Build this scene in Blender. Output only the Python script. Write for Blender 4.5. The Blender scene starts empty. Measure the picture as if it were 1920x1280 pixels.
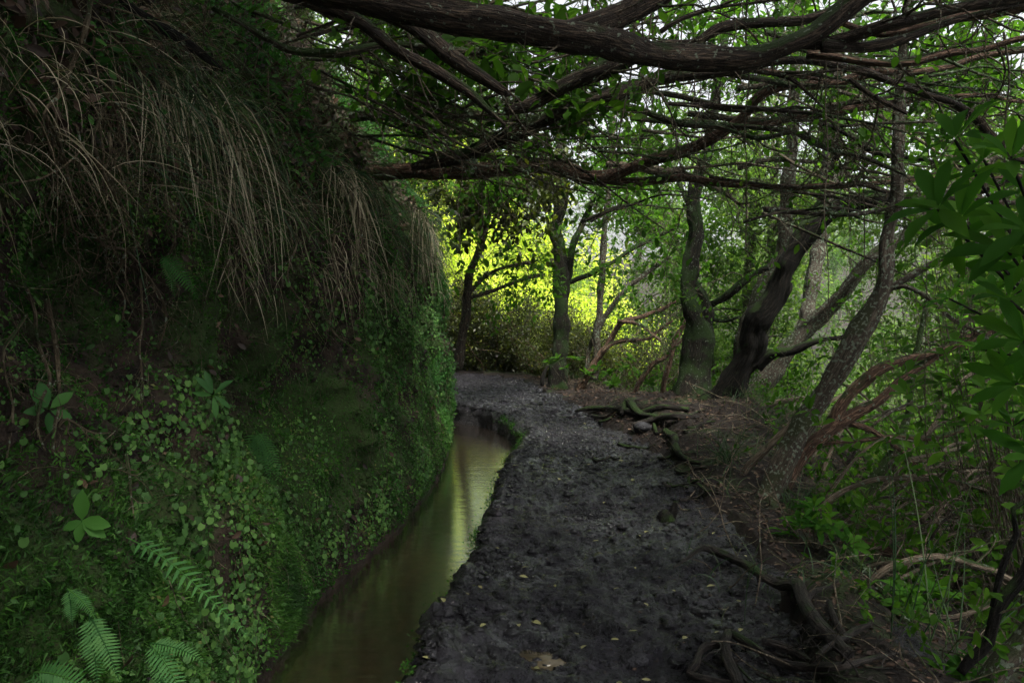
import bpy, math, random
import numpy as np
from mathutils import Vector

# ------------------------------------------------------------------ camera, world, sun, exposure
sc = bpy.context.scene
COL = sc.collection
F = 1493.0            # focal length in photo pixels (1920 wide)
CAMH = 1.5
PITCH = math.atan(80 / F)
cam_d = bpy.data.cameras.new('camera'); cam_d.sensor_width = 36; cam_d.lens = F / 1920 * 36
cam_d.clip_end = 1500; cam_d.clip_start = 0.05
cam = bpy.data.objects.new('camera', cam_d); COL.objects.link(cam)
cam.location = (0, 0, CAMH); cam.rotation_euler = (math.pi / 2 - PITCH, 0, 0)
sc.camera = cam

SUN_EL, SUN_AZ = math.radians(60), math.radians(150)     # azimuth from +Y (ahead), positive to the right
world = bpy.data.worlds.new('World'); sc.world = world; world.use_nodes = True
wn = world.node_tree; wn.nodes.clear()
w_out = wn.nodes.new('ShaderNodeOutputWorld'); w_bg = wn.nodes.new('ShaderNodeBackground')
w_sky = wn.nodes.new('ShaderNodeTexSky'); w_sky.sky_type = 'NISHITA'; w_sky.sun_disc = False
w_sky.sun_elevation = SUN_EL; w_sky.sun_rotation = SUN_AZ; w_sky.dust_density = 5; w_sky.air_density = 1.0
w_hs = wn.nodes.new('ShaderNodeHueSaturation'); w_hs.inputs['Saturation'].default_value = 0.22
wn.links.new(w_sky.outputs[0], w_hs.inputs['Color']); wn.links.new(w_hs.outputs[0], w_bg.inputs[0])
w_bg.inputs[1].default_value = 0.15
wn.links.new(w_bg.outputs[0], w_out.inputs[0])
sun_d = bpy.data.lights.new('sun', 'SUN'); sun_d.energy = 4.3; sun_d.angle = math.radians(8); sun_d.color = (1, 0.95, 0.84)
sun = bpy.data.objects.new('sun', sun_d); COL.objects.link(sun)
sdir = Vector((math.sin(SUN_AZ) * math.cos(SUN_EL), math.cos(SUN_AZ) * math.cos(SUN_EL), math.sin(SUN_EL)))
sun.rotation_euler = sdir.to_track_quat('Z', 'Y').to_euler(); sun.location = (0, 0, 30)
vs = sc.view_settings
vs.view_transform = 'Standard'; vs.look = 'None'; vs.gamma = 1; vs.use_curve_mapping = False; vs.exposure = 1.34
cy = sc.cycles
cy.use_denoising = True; cy.max_bounces = 7; cy.diffuse_bounces = 3; cy.glossy_bounces = 2; cy.transmission_bounces = 4
cy.transparent_max_bounces = 8; cy.caustics_reflective = False; cy.caustics_refractive = False
cy.use_adaptive_sampling = True; cy.adaptive_threshold = 0.015; cy.sample_clamp_indirect = 6

R = np.random.default_rng(11)
random.seed(5)
cT, sT = math.cos(PITCH), math.sin(PITCH)

def P3(px, py, d):
    """pixel of the photograph at ground distance d -> world point"""
    a = (px - 960) / F; b = -(py - 640) / F
    t = d / (cT + b * sT)
    return np.array([a * t, d, CAMH + t * (b * cT - sT)])
def GZ(px, py, z=0.0):
    a = (px - 960) / F; b = -(py - 640) / F
    t = (z - CAMH) / (b * cT - sT)
    return np.array([a * t, t * (cT + b * sT), z])
def nrm(v):
    return v / (np.linalg.norm(v, axis=-1, keepdims=True) + 1e-9)

# ------------------------------------------------------------------ noise
def vnoise(p, seed=0):
    p = np.asarray(p, float); i = np.floor(p).astype(np.int64); f = p - i; f = f * f * (3 - 2 * f)
    out = np.zeros(p.shape[:-1])
    for dx in (0, 1):
        for dy in (0, 1):
            for dz in (0, 1):
                h = (i[..., 0] + dx) * 374761393 + (i[..., 1] + dy) * 668265263 + (i[..., 2] + dz) * 2147483647 + seed * 974634777
                h = (h ^ (h >> 13)) * 1274126177; h = (h ^ (h >> 16)) & 0xffffff
                w = (f[..., 0] if dx else 1 - f[..., 0]) * (f[..., 1] if dy else 1 - f[..., 1]) * (f[..., 2] if dz else 1 - f[..., 2])
                out += w * (h / 8388607.5 - 1)
    return out
def fbm(p, oct=4, seed=0, gain=.5):
    a = 1; s = 0; p = np.asarray(p, float)
    for k in range(oct):
        s = s + a * vnoise(p, seed + k); p = p * 2.03 + 7.1; a *= gain
    return s

# ------------------------------------------------------------------ materials
def mat(name):
    m = bpy.data.materials.new(name); m.use_nodes = True
    nt = m.node_tree; nt.nodes.clear()
    out = nt.nodes.new('ShaderNodeOutputMaterial')
    return m, nt, out
def node(nt, t, **kw):
    n = nt.nodes.new(t)
    for k, v in kw.items():
        if k in n.inputs: n.inputs[k].default_value = v
        else: setattr(n, k, v)
    return n
def ramp(nt, fac, stops):
    r = nt.nodes.new('ShaderNodeValToRGB'); e = r.color_ramp.elements
    while len(e) < len(stops): e.new(0.5)
    for el, (p, c) in zip(e, stops): el.position = p; el.color = (*c, 1)
    nt.links.new(fac, r.inputs[0]); return r.outputs[0]
def noise(nt, vec, scale, detail=4, rough=.55):
    n = nt.nodes.new('ShaderNodeTexNoise'); n.inputs['Scale'].default_value = scale
    n.inputs['Detail'].default_value = detail; n.inputs['Roughness'].default_value = rough
    if vec is not None: nt.links.new(vec, n.inputs['Vector'])
    return n.outputs['Fac']
def mixc(nt, fac, a, b):
    m = nt.nodes.new('ShaderNodeMix'); m.data_type = 'RGBA'
    for s, v in ((0, fac), (6, a), (7, b)):
        if hasattr(v, 'links'): nt.links.new(v, m.inputs[s])
        else: m.inputs[s].default_value = v if s == 0 else (*v, 1)
    return m.outputs[2]
def mrange(nt, v, a, b, c=0., d=1.):
    m = nt.nodes.new('ShaderNodeMapRange'); nt.links.new(v, m.inputs[0])
    for i, x in enumerate((a, b, c, d)): m.inputs[i + 1].default_value = x
    return m.outputs[0]
def math_(nt, op, a, b):
    m = nt.nodes.new('ShaderNodeMath'); m.operation = op
    for s, v in ((0, a), (1, b)):
        if hasattr(v, 'links'): nt.links.new(v, m.inputs[s])
        else: m.inputs[s].default_value = v
    return m.outputs[0]
def bump(nt, h, strength, dist):
    b = nt.nodes.new('ShaderNodeBump'); b.inputs['Strength'].default_value = strength; b.inputs['Distance'].default_value = dist
    nt.links.new(h, b.inputs['Height']); return b.outputs[0]

def leaf_mat(name, stops, trans=.4, rough=.45, tcol=1.6, spec=.5):
    m, nt, out = mat(name)
    at = node(nt, 'ShaderNodeAttribute', attribute_name='rnd')
    oi = node(nt, 'ShaderNodeObjectInfo')
    f = math_(nt, 'ADD', at.outputs['Fac'], mrange(nt, oi.outputs['Random'], 0, 1, -.1, .1))
    c = ramp(nt, f, stops)
    pr = node(nt, 'ShaderNodeBsdfPrincipled', Roughness=rough)
    pr.inputs['Specular IOR Level'].default_value = spec
    nt.links.new(c, pr.inputs['Base Color'])
    tr = node(nt, 'ShaderNodeBsdfTranslucent')
    g = nt.nodes.new('ShaderNodeMix'); g.data_type = 'RGBA'; g.blend_type = 'MULTIPLY'; g.inputs[0].default_value = 1
    nt.links.new(c, g.inputs[6]); g.inputs[7].default_value = (tcol * 1.1, tcol * 1.15, tcol * .6, 1)
    nt.links.new(g.outputs[2], tr.inputs[0])
    mx = node(nt, 'ShaderNodeMixShader'); mx.inputs[0].default_value = trans
    nt.links.new(pr.outputs[0], mx.inputs[1]); nt.links.new(tr.outputs[0], mx.inputs[2])
    nt.links.new(mx.outputs[0], out.inputs[0]); return m

def bark_mat(name, c1, c2, c3, moss=.3, mosscol=(.03, .06, .012), lichen=0., rough=.8, bscale=1.):
    m, nt, out = mat(name)
    at = node(nt, 'ShaderNodeAttribute', attribute_name='bk')
    tc = node(nt, 'ShaderNodeTexCoord')
    n1 = noise(nt, at.outputs['Vector'], 4.5 * bscale, 6, .65)
    n2 = noise(nt, at.outputs['Vector'], 1.3 * bscale, 3)
    c = ramp(nt, n1, [(.38, c1), (.5, c2), (.62, c3)])
    big = noise(nt, tc.outputs['Object'], 3.5, 4)
    c = mixc(nt, mrange(nt, n2, .45, .62), c, tuple(x * .55 for x in c2))
    ge = node(nt, 'ShaderNodeNewGeometry'); sx = node(nt, 'ShaderNodeSeparateXYZ')
    nt.links.new(ge.outputs['Normal'], sx.inputs[0])
    up = mrange(nt, sx.outputs[2], -.6, .9, 0, .28)
    fm = math_(nt, 'ADD', big, up)
    mf = mrange(nt, fm, .84 - moss * .45, .94 - moss * .45)
    mn = noise(nt, tc.outputs['Object'], 120, 3)
    mc = mixc(nt, mn, tuple(x * .4 for x in mosscol), tuple(x * 1.7 for x in mosscol))
    c = mixc(nt, mf, c, mc)
    if lichen:
        ln = noise(nt, tc.outputs['Object'], 38, 4)
        c = mixc(nt, mrange(nt, ln, .66 - lichen * .15, .69 - lichen * .15), c, (.22, .27, .2))
    pr = node(nt, 'ShaderNodeBsdfPrincipled', Roughness=rough); nt.links.new(c, pr.inputs['Base Color'])
    pr.inputs['Specular IOR Level'].default_value = .35
    h = math_(nt, 'ADD', n1, math_(nt, 'MULTIPLY', mn, .35))
    nt.links.new(bump(nt, h, 1., .045), pr.inputs['Normal'])
    nt.links.new(pr.outputs[0], out.inputs[0]); return m

M = {}
M['leaf_near'] = leaf_mat('broad_leaf', [(0, (.022, .075, .010)), (.5, (.04, .13, .016)), (.93, (.08, .20, .022)), (1, (.18, .16, .03))], .45, .65, spec=.05)
M['leaf_mid'] = leaf_mat('laurel_leaf', [(0, (.022, .065, .010)), (.5, (.05, .13, .015)), (.9, (.09, .20, .022)), (1, (.16, .18, .03))], .5, .6, spec=.1)
M['leaf_far'] = leaf_mat('forest_leaf', [(0, (.045, .09, .022)), (.5, (.09, .165, .038)), (1, (.17, .25, .06))], .55, .5, spec=.25)
M['leaf_sun'] = leaf_mat('sun_tinted_leaf', [(0, (.26, .37, .03)), (.5, (.50, .60, .07)), (1, (.72, .75, .24))], .5, .5, 1.3, spec=.2)  # sun glow put into the leaf colour, paler and yellower than other foliage
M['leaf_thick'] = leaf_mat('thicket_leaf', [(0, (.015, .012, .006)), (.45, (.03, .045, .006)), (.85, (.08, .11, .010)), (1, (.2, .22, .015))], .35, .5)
M['penny'] = leaf_mat('round_leaf', [(0, (.03, .08, .02)), (.5, (.06, .15, .035)), (.95, (.11, .23, .05)), (1, (.14, .15, .05))], .25, .6, spec=.25)
M['moss'] = leaf_mat('moss', [(0, (.010, .04, .006)), (.5, (.025, .10, .012)), (1, (.06, .17, .02))], .25, .8, spec=.2)
M['clubmoss'] = leaf_mat('clubmoss', [(0, (.010, .035, .006)), (.5, (.03, .095, .014)), (1, (.07, .17, .025))], .25, .6, spec=.25)
M['fern'] = leaf_mat('fern_leaf', [(0, (.02, .08, .02)), (.5, (.04, .14, .03)), (1, (.07, .20, .035))], .35, .6, spec=.25)
M['fernb'] = leaf_mat('fern_bright', [(0, (.03, .10, .03)), (.5, (.055, .17, .045)), (1, (.10, .23, .06))], .35, .6, spec=.2)
M['grass'] = leaf_mat('grass_blade', [(0, (.02, .055, .022)), (.5, (.04, .095, .035)), (1, (.09, .14, .05))], .3, .45)
M['straw'] = leaf_mat('dry_grass', [(0, (.07, .055, .035)), (.5, (.30, .26, .18)), (1, (.62, .56, .42))], .2, .7, 1.0)
M['canopy'] = leaf_mat('shade_canopy_leaf', [(0, (.02, .035, .015)), (1, (.06, .09, .03))], .12, .7, 1., .1)  # dark, barely translucent leaf so the added canopy blocks light without greening it
M['litter'] = leaf_mat('dead_leaf', [(0, (.015, .009, .007)), (.5, (.04, .022, .014)), (.9, (.10, .055, .032)), (1, (.2, .14, .09))], .08, .6, 1.0)
M['lichen'] = leaf_mat('beard_lichen', [(0, (.09, .14, .09)), (1, (.25, .33, .24))], .2, .9, 1.0)
M['yleaf'] = leaf_mat('fallen_leaf', [(0, (.12, .14, .05)), (.6, (.32, .30, .13)), (1, (.3, .16, .06))], .1, .5, 1.0)
M['bark_heath'] = bark_mat('heath_bark', (.010, .008, .0065), (.055, .040, .031), (.20, .145, .105), .3, lichen=.25, bscale=1.2)
M['bark_red'] = bark_mat('red_bark', (.022, .011, .008), (.13, .07, .046), (.38, .24, .16), .25, lichen=.2, bscale=1.2)
M['bark_moss'] = bark_mat('mossy_bark', (.014, .012, .008), (.07, .06, .04), (.20, .17, .115), .65, (.035, .07, .014), lichen=.3)
M['bark_grey'] = bark_mat('grey_bark', (.03, .024, .018), (.10, .08, .06), (.20, .17, .13), .4, (.05, .06, .025), lichen=.7)
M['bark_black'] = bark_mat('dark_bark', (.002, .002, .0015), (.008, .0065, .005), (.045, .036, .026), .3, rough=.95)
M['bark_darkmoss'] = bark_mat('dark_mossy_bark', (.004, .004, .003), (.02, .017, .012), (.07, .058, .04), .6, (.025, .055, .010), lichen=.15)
M['bark_pale'] = bark_mat('pale_deadwood', (.08, .06, .045), (.22, .17, .12), (.38, .31, .23), .15, lichen=.3)
M['bark_twig'] = bark_mat('twig_bark', (.035, .027, .018), (.12, .095, .065), (.26, .21, .15), .2, lichen=.35)
M['root'] = bark_mat('root_bark', (.012, .010, .010), (.04, .032, .028), (.11, .09, .075), .08, rough=.6)
M['hairroot'] = bark_mat('hanging_root', (.04, .03, .018), (.13, .10, .06), (.26, .21, .14), .25, lichen=.3)

def soil_mat(name, dark, lite, mossamt, mosscol):
    m, nt, out = mat(name); tc = node(nt, 'ShaderNodeTexCoord')
    n1 = noise(nt, tc.outputs['Object'], 9, 8, .65); n2 = noise(nt, tc.outputs['Object'], 1.3, 4); n3 = noise(nt, tc.outputs['Object'], 70, 4, .7)
    c = ramp(nt, n1, [(.35, dark), (.7, lite)])
    mc = mixc(nt, n3, tuple(x * .4 for x in mosscol), tuple(x * 1.5 for x in mosscol))
    f = math_(nt, 'MULTIPLY', mrange(nt, n2, .62 - mossamt * .3, .7 - mossamt * .3), mrange(nt, n3, .3, .5))
    c = mixc(nt, f, c, mc)
    pr = node(nt, 'ShaderNodeBsdfPrincipled', Roughness=.85); nt.links.new(c, pr.inputs['Base Color'])
    pr.inputs['Specular IOR Level'].default_value = .3
    nt.links.new(bump(nt, math_(nt, 'ADD', n1, math_(nt, 'MULTIPLY', n3, .5)), 1., .04), pr.inputs['Normal'])
    nt.links.new(pr.outputs[0], out.inputs[0]); return m
M['bank'] = soil_mat('bank_soil', (.007, .005, .004), (.065, .045, .032), .6, (.03, .065, .012))
M['soil'] = soil_mat('forest_floor', (.006, .005, .0045), (.032, .022, .018), .3, (.03, .05, .015))
M['rock'] = soil_mat('dark_stone', (.02, .02, .024), (.07, .07, .08), .0, (.02, .04, .01))

def mud_mat():
    m, nt, out = mat('wet_mud'); tc = node(nt, 'ShaderNodeTexCoord')
    n1 = noise(nt, tc.outputs['Object'], 6, 6, .6); n2 = noise(nt, tc.outputs['Object'], 45, 6, .7); n3 = noise(nt, tc.outputs['Object'], 1.1, 3)
    c = ramp(nt, n1, [(.35, (.006, .0055, .009)), (.6, (.020, .017, .027)), (.75, (.052, .044, .058))])
    pr = node(nt, 'ShaderNodeBsdfPrincipled'); nt.links.new(c, pr.inputs['Base Color'])
    r = math_(nt, 'ADD', mrange(nt, n2, .40, .56, .08, .62), mrange(nt, n3, .35, .65, -.08, .14))
    nt.links.new(r, pr.inputs['Roughness']); pr.inputs['Specular IOR Level'].default_value = .6
    nt.links.new(mrange(nt, n3, .40, .62, .05, .75), pr.inputs['Coat Weight']); pr.inputs['Coat Roughness'].default_value = .16
    nt.links.new(bump(nt, math_(nt, 'ADD', n2, math_(nt, 'MULTIPLY', n1, .6)), 1., .06), pr.inputs['Normal'])
    nt.links.new(pr.outputs[0], out.inputs[0]); return m
M['mud'] = mud_mat()
def water_mat(name, tint, rough):
    m, nt, out = mat(name); tc = node(nt, 'ShaderNodeTexCoord')
    mp = node(nt, 'ShaderNodeMapping'); mp.inputs['Scale'].default_value = (3, 14, 1); nt.links.new(tc.outputs['Object'], mp.inputs[0])
    n = noise(nt, mp.outputs[0], 1., 3)
    b = bump(nt, n, .25, .012)
    gl = node(nt, 'ShaderNodeBsdfGlossy', Roughness=rough); nt.links.new(b, gl.inputs['Normal'])
    tr = node(nt, 'ShaderNodeBsdfTransparent'); tr.inputs[0].default_value = (*tint, 1)
    fr = node(nt, 'ShaderNodeFresnel', IOR=1.36); nt.links.new(b, fr.inputs['Normal'])
    mx = node(nt, 'ShaderNodeMixShader'); nt.links.new(mrange(nt, fr.outputs[0], .03, 1, .0, .75), mx.inputs[0])
    df = node(nt, 'ShaderNodeBsdfDiffuse'); df.inputs[0].default_value = (.10, .072, .052, 1); m2 = node(nt, 'ShaderNodeMixShader'); m2.inputs[0].default_value = .33
    nt.links.new(tr.outputs[0], m2.inputs[1]); nt.links.new(df.outputs[0], m2.inputs[2])
    nt.links.new(m2.outputs[0], mx.inputs[1]); nt.links.new(gl.outputs[0], mx.inputs[2])
    nt.links.new(mx.outputs[0], out.inputs[0]); return m
M['water'] = water_mat('stream_water', (.75, .60, .42), .13)
M['puddle'] = water_mat('puddle_water', (.9, .85, .7), .03)
m, nt, out = mat('muddy_puddle'); pr = node(nt, 'ShaderNodeBsdfPrincipled', Roughness=.04)
pr.inputs['Base Color'].default_value = (.15, .125, .08, 1); nt.links.new(pr.outputs[0], out.inputs[0]); M['puddle'] = m

# ------------------------------------------------------------------ mesh collector
class MB:
    def __init__(s): s.v = []; s.l = []; s.st = []; s.rn = []; s.bk = []; s.nv = 0; s.nl = 0
    def add(s, V, loops, starts, rnd=None, bk=None):
        V = np.asarray(V, float).reshape(-1, 3); loops = np.asarray(loops).ravel(); starts = np.asarray(starts).ravel()
        s.v.append(V); s.l.append(loops + s.nv); s.st.append(starts + s.nl)
        s.rn.append(np.full(len(starts), .5) if rnd is None else rnd)
        s.bk.append(V * 8 if bk is None else bk)
        s.nv += len(V); s.nl += len(loops)
    def build(s, name, material, parent=None, org=None, smooth=True):
        me = bpy.data.meshes.new(name)
        if not s.v: V = np.zeros((0, 3)); L = np.zeros(0, int); S = np.zeros(0, int)
        else: V = np.concatenate(s.v); L = np.concatenate(s.l); S = np.concatenate(s.st)
        if org is not None: V = V - np.asarray(org)
        me.vertices.add(len(V)); me.vertices.foreach_set('co', V.astype(np.float32).ravel())
        me.loops.add(len(L)); me.loops.foreach_set('vertex_index', L.astype(np.int32))
        me.polygons.add(len(S)); me.polygons.foreach_set('loop_start', S.astype(np.int32))
        me.update(calc_edges=True)
        if len(S):
            a = me.attributes.new('rnd', 'FLOAT', 'FACE'); a.data.foreach_set('value', np.concatenate(s.rn).astype(np.float32))
            b = me.attributes.new('bk', 'FLOAT_VECTOR', 'POINT'); b.data.foreach_set('vector', np.concatenate(s.bk).astype(np.float32).ravel())
            me.polygons.foreach_set('use_smooth', np.full(len(S), smooth))
        me.materials.append(material)
        o = bpy.data.objects.new(name, me); COL.objects.link(o)
        if parent is not None: o.parent = parent
        elif org is not None: o.location = org
        return o

def tag(o, label=None, cat=None, group=None, kind=None):
    if label: o['label'] = label
    if cat: o['category'] = cat
    if group: o['group'] = group
    if kind: o['kind'] = kind
    return o
def thing(name, loc, label, cat, group=None):
    o = bpy.data.objects.new(name, None); COL.objects.link(o); o.location = loc; o.empty_display_size = .1
    return tag(o, label, cat, group)
def copy_tree(o, parent=None):
    c = o.copy(); COL.objects.link(c); c.parent = parent
    for ch in o.children: copy_tree(ch, c)
    return c

# ------------------------------------------------------------------ shapes
def grid(mb, G, bk=None, wrap=False):
    n, m = G.shape[:2]
    i, j = np.meshgrid(np.arange(n - 1), np.arange(m if wrap else m - 1), indexing='ij')
    j2 = (j + 1) % m
    q = np.stack([i * m + j, i * m + j2, (i + 1) * m + j2, (i + 1) * m + j], -1).reshape(-1)
    mb.add(G.reshape(-1, 3), q, np.arange(0, len(q), 4), bk=None if bk is None else bk.reshape(-1, 3))

def spline(pts, step):
    """Catmull-Rom through rows (x,y,z,r), resampled about every step metres"""
    p = np.asarray(pts, float)
    if len(p) < 3: p = np.stack([p[0], (p[0] + p[-1]) / 2, p[-1]])
    q = np.concatenate([[2 * p[0] - p[1]], p, [2 * p[-1] - p[-2]]]); out = []
    for k in range(1, len(q) - 2):
        L = np.linalg.norm(q[k + 1, :3] - q[k, :3]); n = max(2, int(L / step))
        t = np.linspace(0, 1, n, endpoint=False)[:, None]
        a, b, c, d = q[k - 1], q[k], q[k + 1], q[k + 2]
        out.append(.5 * (2 * b + (c - a) * t + (2 * a - 5 * b + 4 * c - d) * t ** 2 + (3 * b - a - 3 * c + d) * t ** 3))
    out.append(q[-2][None]); r = np.concatenate(out); r[:, 3] = np.maximum(r[:, 3], .0015); return r

def tube(mb, S, sides=12, seed=0, rough=.12, ridge=.08, wob=.0):
    """S rows (x,y,z,r); knobbly stringy-barked stem with closed tapering end"""
    Pn = S[:, :3].copy(); r = S[:, 3].copy(); n = len(S)
    if wob: Pn += wob * np.stack([vnoise(Pn * 3.1 + 9 * k, seed + k) for k in range(3)], -1) * np.minimum(1, r / .03)[:, None]
    T = np.gradient(Pn, axis=0); T = nrm(T)
    ref = np.array([0, 0, 1.]) if abs(T[0, 2]) < .8 else np.array([1., 0, 0])
    N = np.zeros((n, 3)); N[0] = nrm(np.cross(T[0], ref))
    for i in range(1, n):
        v = N[i - 1] - T[i] * np.dot(N[i - 1], T[i]); N[i] = v / (np.linalg.norm(v) + 1e-9)
    B = np.cross(T, N)
    a = np.linspace(0, 2 * math.pi, sides, endpoint=False)
    s = np.concatenate([[0], np.cumsum(np.linalg.norm(np.diff(Pn, axis=0), axis=1))])
    ca, sa = np.cos(a), np.sin(a)
    tw = s[:, None] * 1.2
    A = a[None] + tw
    base = np.stack([np.cos(A) * 1., np.sin(A) * 1., np.broadcast_to(s[:, None] * 1.1, A.shape)], -1)
    rr = r[:, None] * (.88 if sides >= 14 else 1) * (1 + ridge * .9 * np.abs(vnoise(base * [4.5, 4.5, .9] + seed + 3, seed + 7)) + rough * vnoise(base * [1., 1., 3.] + seed, seed) + rough * .8 * vnoise(np.stack([0 * A, 0 * A, s[:, None] * 7 + 0 * A], -1) + seed, seed + 3)
                       + ridge * vnoise(base * [3.2, 3.2, 1.6] + seed, seed + 1) + ridge * .7 * vnoise(base * [7, 7, 5.] + seed, seed + 2))
    V = Pn[:, None] + rr[..., None] * (ca[None, :, None] * N[:, None] + sa[None, :, None] * B[:, None])
    bk = np.stack([np.cos(a)[None] * r[:, None] * 26 + seed, np.sin(a)[None] * r[:, None] * 26 + 0 * A, np.broadcast_to(s[:, None] * 3.2, A.shape)], -1)
    grid(mb, V, bk, wrap=True)
    for e, c in ((0, 0), (n - 1, 1)):           # end caps
        off = mb.nv - n * sides
        ring = np.arange(sides) + e * sides
        loops = ring if c else ring[::-1]
        mb.l.append(loops + off); mb.st.append(np.array([mb.nl])); mb.rn.append(np.array([.5])); mb.nl += sides

def strands(mb, P, Rr, sides=4, rnd=None):
    """K smooth thin stems at once: P (K,n,3), Rr (K,n); sides=2 makes flat blades"""
    K, n, _ = P.shape
    if K == 0: return
    T = nrm(np.gradient(P, axis=1)); mt = nrm(P[:, -1] - P[:, 0] + 1e-6)
    ref = np.where(np.abs(mt[:, 2:3]) < .75, np.array([[0, 0, 1.]]), np.array([[1., .2, 0]]))
    if sides == 2: ref = nrm(R.normal(size=(K, 3)))
    N = nrm(np.cross(T, ref[:, None])); B = np.cross(T, N)
    if sides == 2:
        V = np.stack([P - N * Rr[..., None], P + N * Rr[..., None]], 2)
        idx = np.arange(K * n * 2).reshape(K, n, 2)
        q = np.stack([idx[:, :-1, 0], idx[:, :-1, 1], idx[:, 1:, 1], idx[:, 1:, 0]], -1)
    else:
        a = np.linspace(0, 2 * math.pi, sides, endpoint=False)
        V = P[:, :, None] + Rr[:, :, None, None] * (np.cos(a)[None, None, :, None] * N[:, :, None] + np.sin(a)[None, None, :, None] * B[:, :, None])
        idx = np.arange(K * n * sides).reshape(K, n, sides); j = np.arange(sides); j2 = (j + 1) % sides
        q = np.stack([idx[:, :-1][:, :, j], idx[:, :-1][:, :, j2], idx[:, 1:][:, :, j2], idx[:, 1:][:, :, j]], -1)
    per = q.reshape(K, -1, 4).shape[1]; q = q.reshape(-1)
    if rnd is None: rnd = R.random(K)
    L = np.cumsum(np.linalg.norm(np.diff(P, axis=1, prepend=P[:, :1]), axis=2), axis=1)
    bk = np.broadcast_to(np.stack([np.zeros_like(L), rnd[:, None] * 40 + 0 * L, L * 8], -1)[:, :, None], V.shape)
    mb.add(V, q, np.arange(0, len(q), 4), np.repeat(rnd, per), bk.reshape(-1, 3))

def walk(o, d, L, n=8, wander=.25, grav=0., up=0.):
    """K random wandering paths -> (K,n,3)"""
    K = len(o); L = np.broadcast_to(L, (K,)); d = nrm(np.array(d, float)); p = np.array(o, float); out = [p.copy()]
    w = np.zeros((K, 3))
    for i in range(n - 1):
        w = .5 * w + R.normal(size=(K, 3)) * wander
        d = nrm(d + w + np.array([0, 0, up - grav])); p = p + d * (L / (n - 1))[:, None]; out.append(p.copy())
    return np.stack(out, 1)
def taper(r0, n, end=.25, K=None):
    t = np.linspace(1, end, n)[None]; return np.asarray(r0).reshape(-1, 1) * t

LEAF = {   # x across, y along, z normal
    'rhomb': (np.array([[0, 0, 0], [-.24, .45, .05], [0, 1, -.06], [.24, .45, .05]]), [[0, 3, 2, 1]]),
    'oval': (np.array([[0, 0, 0], [0, .35, .0], [0, .7, -.02], [0, 1, -.10], [-.17, .25, .05], [-.24, .55, .05], [-.14, .83, -.01], [.17, .25, .05], [.24, .55, .05], [.14, .83, -.01]]),
             [[0, 1, 4], [4, 1, 2, 5], [5, 2, 6], [6, 2, 3], [0, 7, 1], [7, 8, 2, 1], [8, 9, 2], [9, 3, 2]]),
    'long': (np.array([[0, 0, 0], [0, .3, .03], [0, .65, .0], [0, 1, -.16], [-.07, .15, .03], [-.14, .5, .06], [-.12, .75, .0], [.07, .15, .03], [.14, .5, .06], [.12, .75, .0]]),
             [[0, 1, 4], [4, 1, 2, 5], [5, 2, 6], [6, 2, 3], [0, 7, 1], [7, 8, 2, 1], [8, 9, 2], [9, 3, 2]]),
    'round': (np.array([[0, .08, 0], [.34, -.02, .03], [.48, .4, .0], [.33, .82, -.04], [0, 1, -.09], [-.33, .82, -.04], [-.48, .4, .0], [-.34, -.02, .03]]), [[0, 1, 2, 3, 4], [0, 4, 5, 6, 7]]),
    'needle': (np.array([[-.09, 0, 0], [.09, 0, 0], [.0, 1, 0]]), [[0, 1, 2]]),
}
def scatter(mb, kind, P, D, N, size, rnd=None):
    T, faces = LEAF[kind]; K = len(P)
    if K == 0: return
    D = nrm(D); X = nrm(np.cross(D, N)); Z = np.cross(X, D); size = np.broadcast_to(size, (K,))
    V = P[:, None] + size[:, None, None] * (T[None, :, 0, None] * X[:, None] + T[None, :, 1, None] * D[:, None] + T[None, :, 2, None] * Z[:, None])
    fl = np.concatenate([np.array(f) for f in faces]); ln = np.array([len(f) for f in faces])
    loops = (fl[None] + (np.arange(K) * len(T))[:, None]).ravel()
    st0 = np.concatenate([[0], np.cumsum(ln)[:-1]]); starts = (st0[None] + (np.arange(K) * len(fl))[:, None]).ravel()
    if rnd is None: rnd = R.random(K)
    mb.add(V.reshape(-1, 3), loops, starts, np.repeat(rnd, len(faces)))

def leaves_at(mb, tips, dirs, k, size, kind='rhomb', spread=.9, jit=.05, droop=.15):
    """k leaves round each twig tip"""
    K = len(tips)
    if K == 0: return
    P = np.repeat(tips, k, 0) + R.normal(size=(K * k, 3)) * jit; D = np.repeat(dirs, k, 0)
    d = nrm(D * .7 + R.normal(size=P.shape) * spread + [0, 0, -droop])
    nn = nrm(np.array([0, 0, 1.]) + R.normal(size=P.shape) * .45)
    base = np.repeat(R.random(K) * .5, k)
    scatter(mb, kind, P, d, nn, size * (.6 + .6 * R.random(K * k)), base + R.random(K * k) * .5)
def whorl(mb, c, ax, k, size, kind='long', open_=.9):
    ax = nrm(np.asarray(ax, float)); u = nrm(np.cross(ax, [.3, .9, .2])); w = np.cross(ax, u)
    a = np.arange(k) * 2.4 + R.random() * 6; op = open_ * (.6 + .6 * R.random(k))
    d = ax[None] * (1.1 - op)[:, None] + (np.cos(a)[:, None] * u + np.sin(a)[:, None] * w) * op[:, None]
    P = np.asarray(c)[None] + d * .012
    scatter(mb, kind, P, d, np.repeat(ax[None], k, 0) + R.normal(size=(k, 3)) * .15, size * (.65 + .45 * R.random(k)), .2 + .65 * R.random(k))

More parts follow.
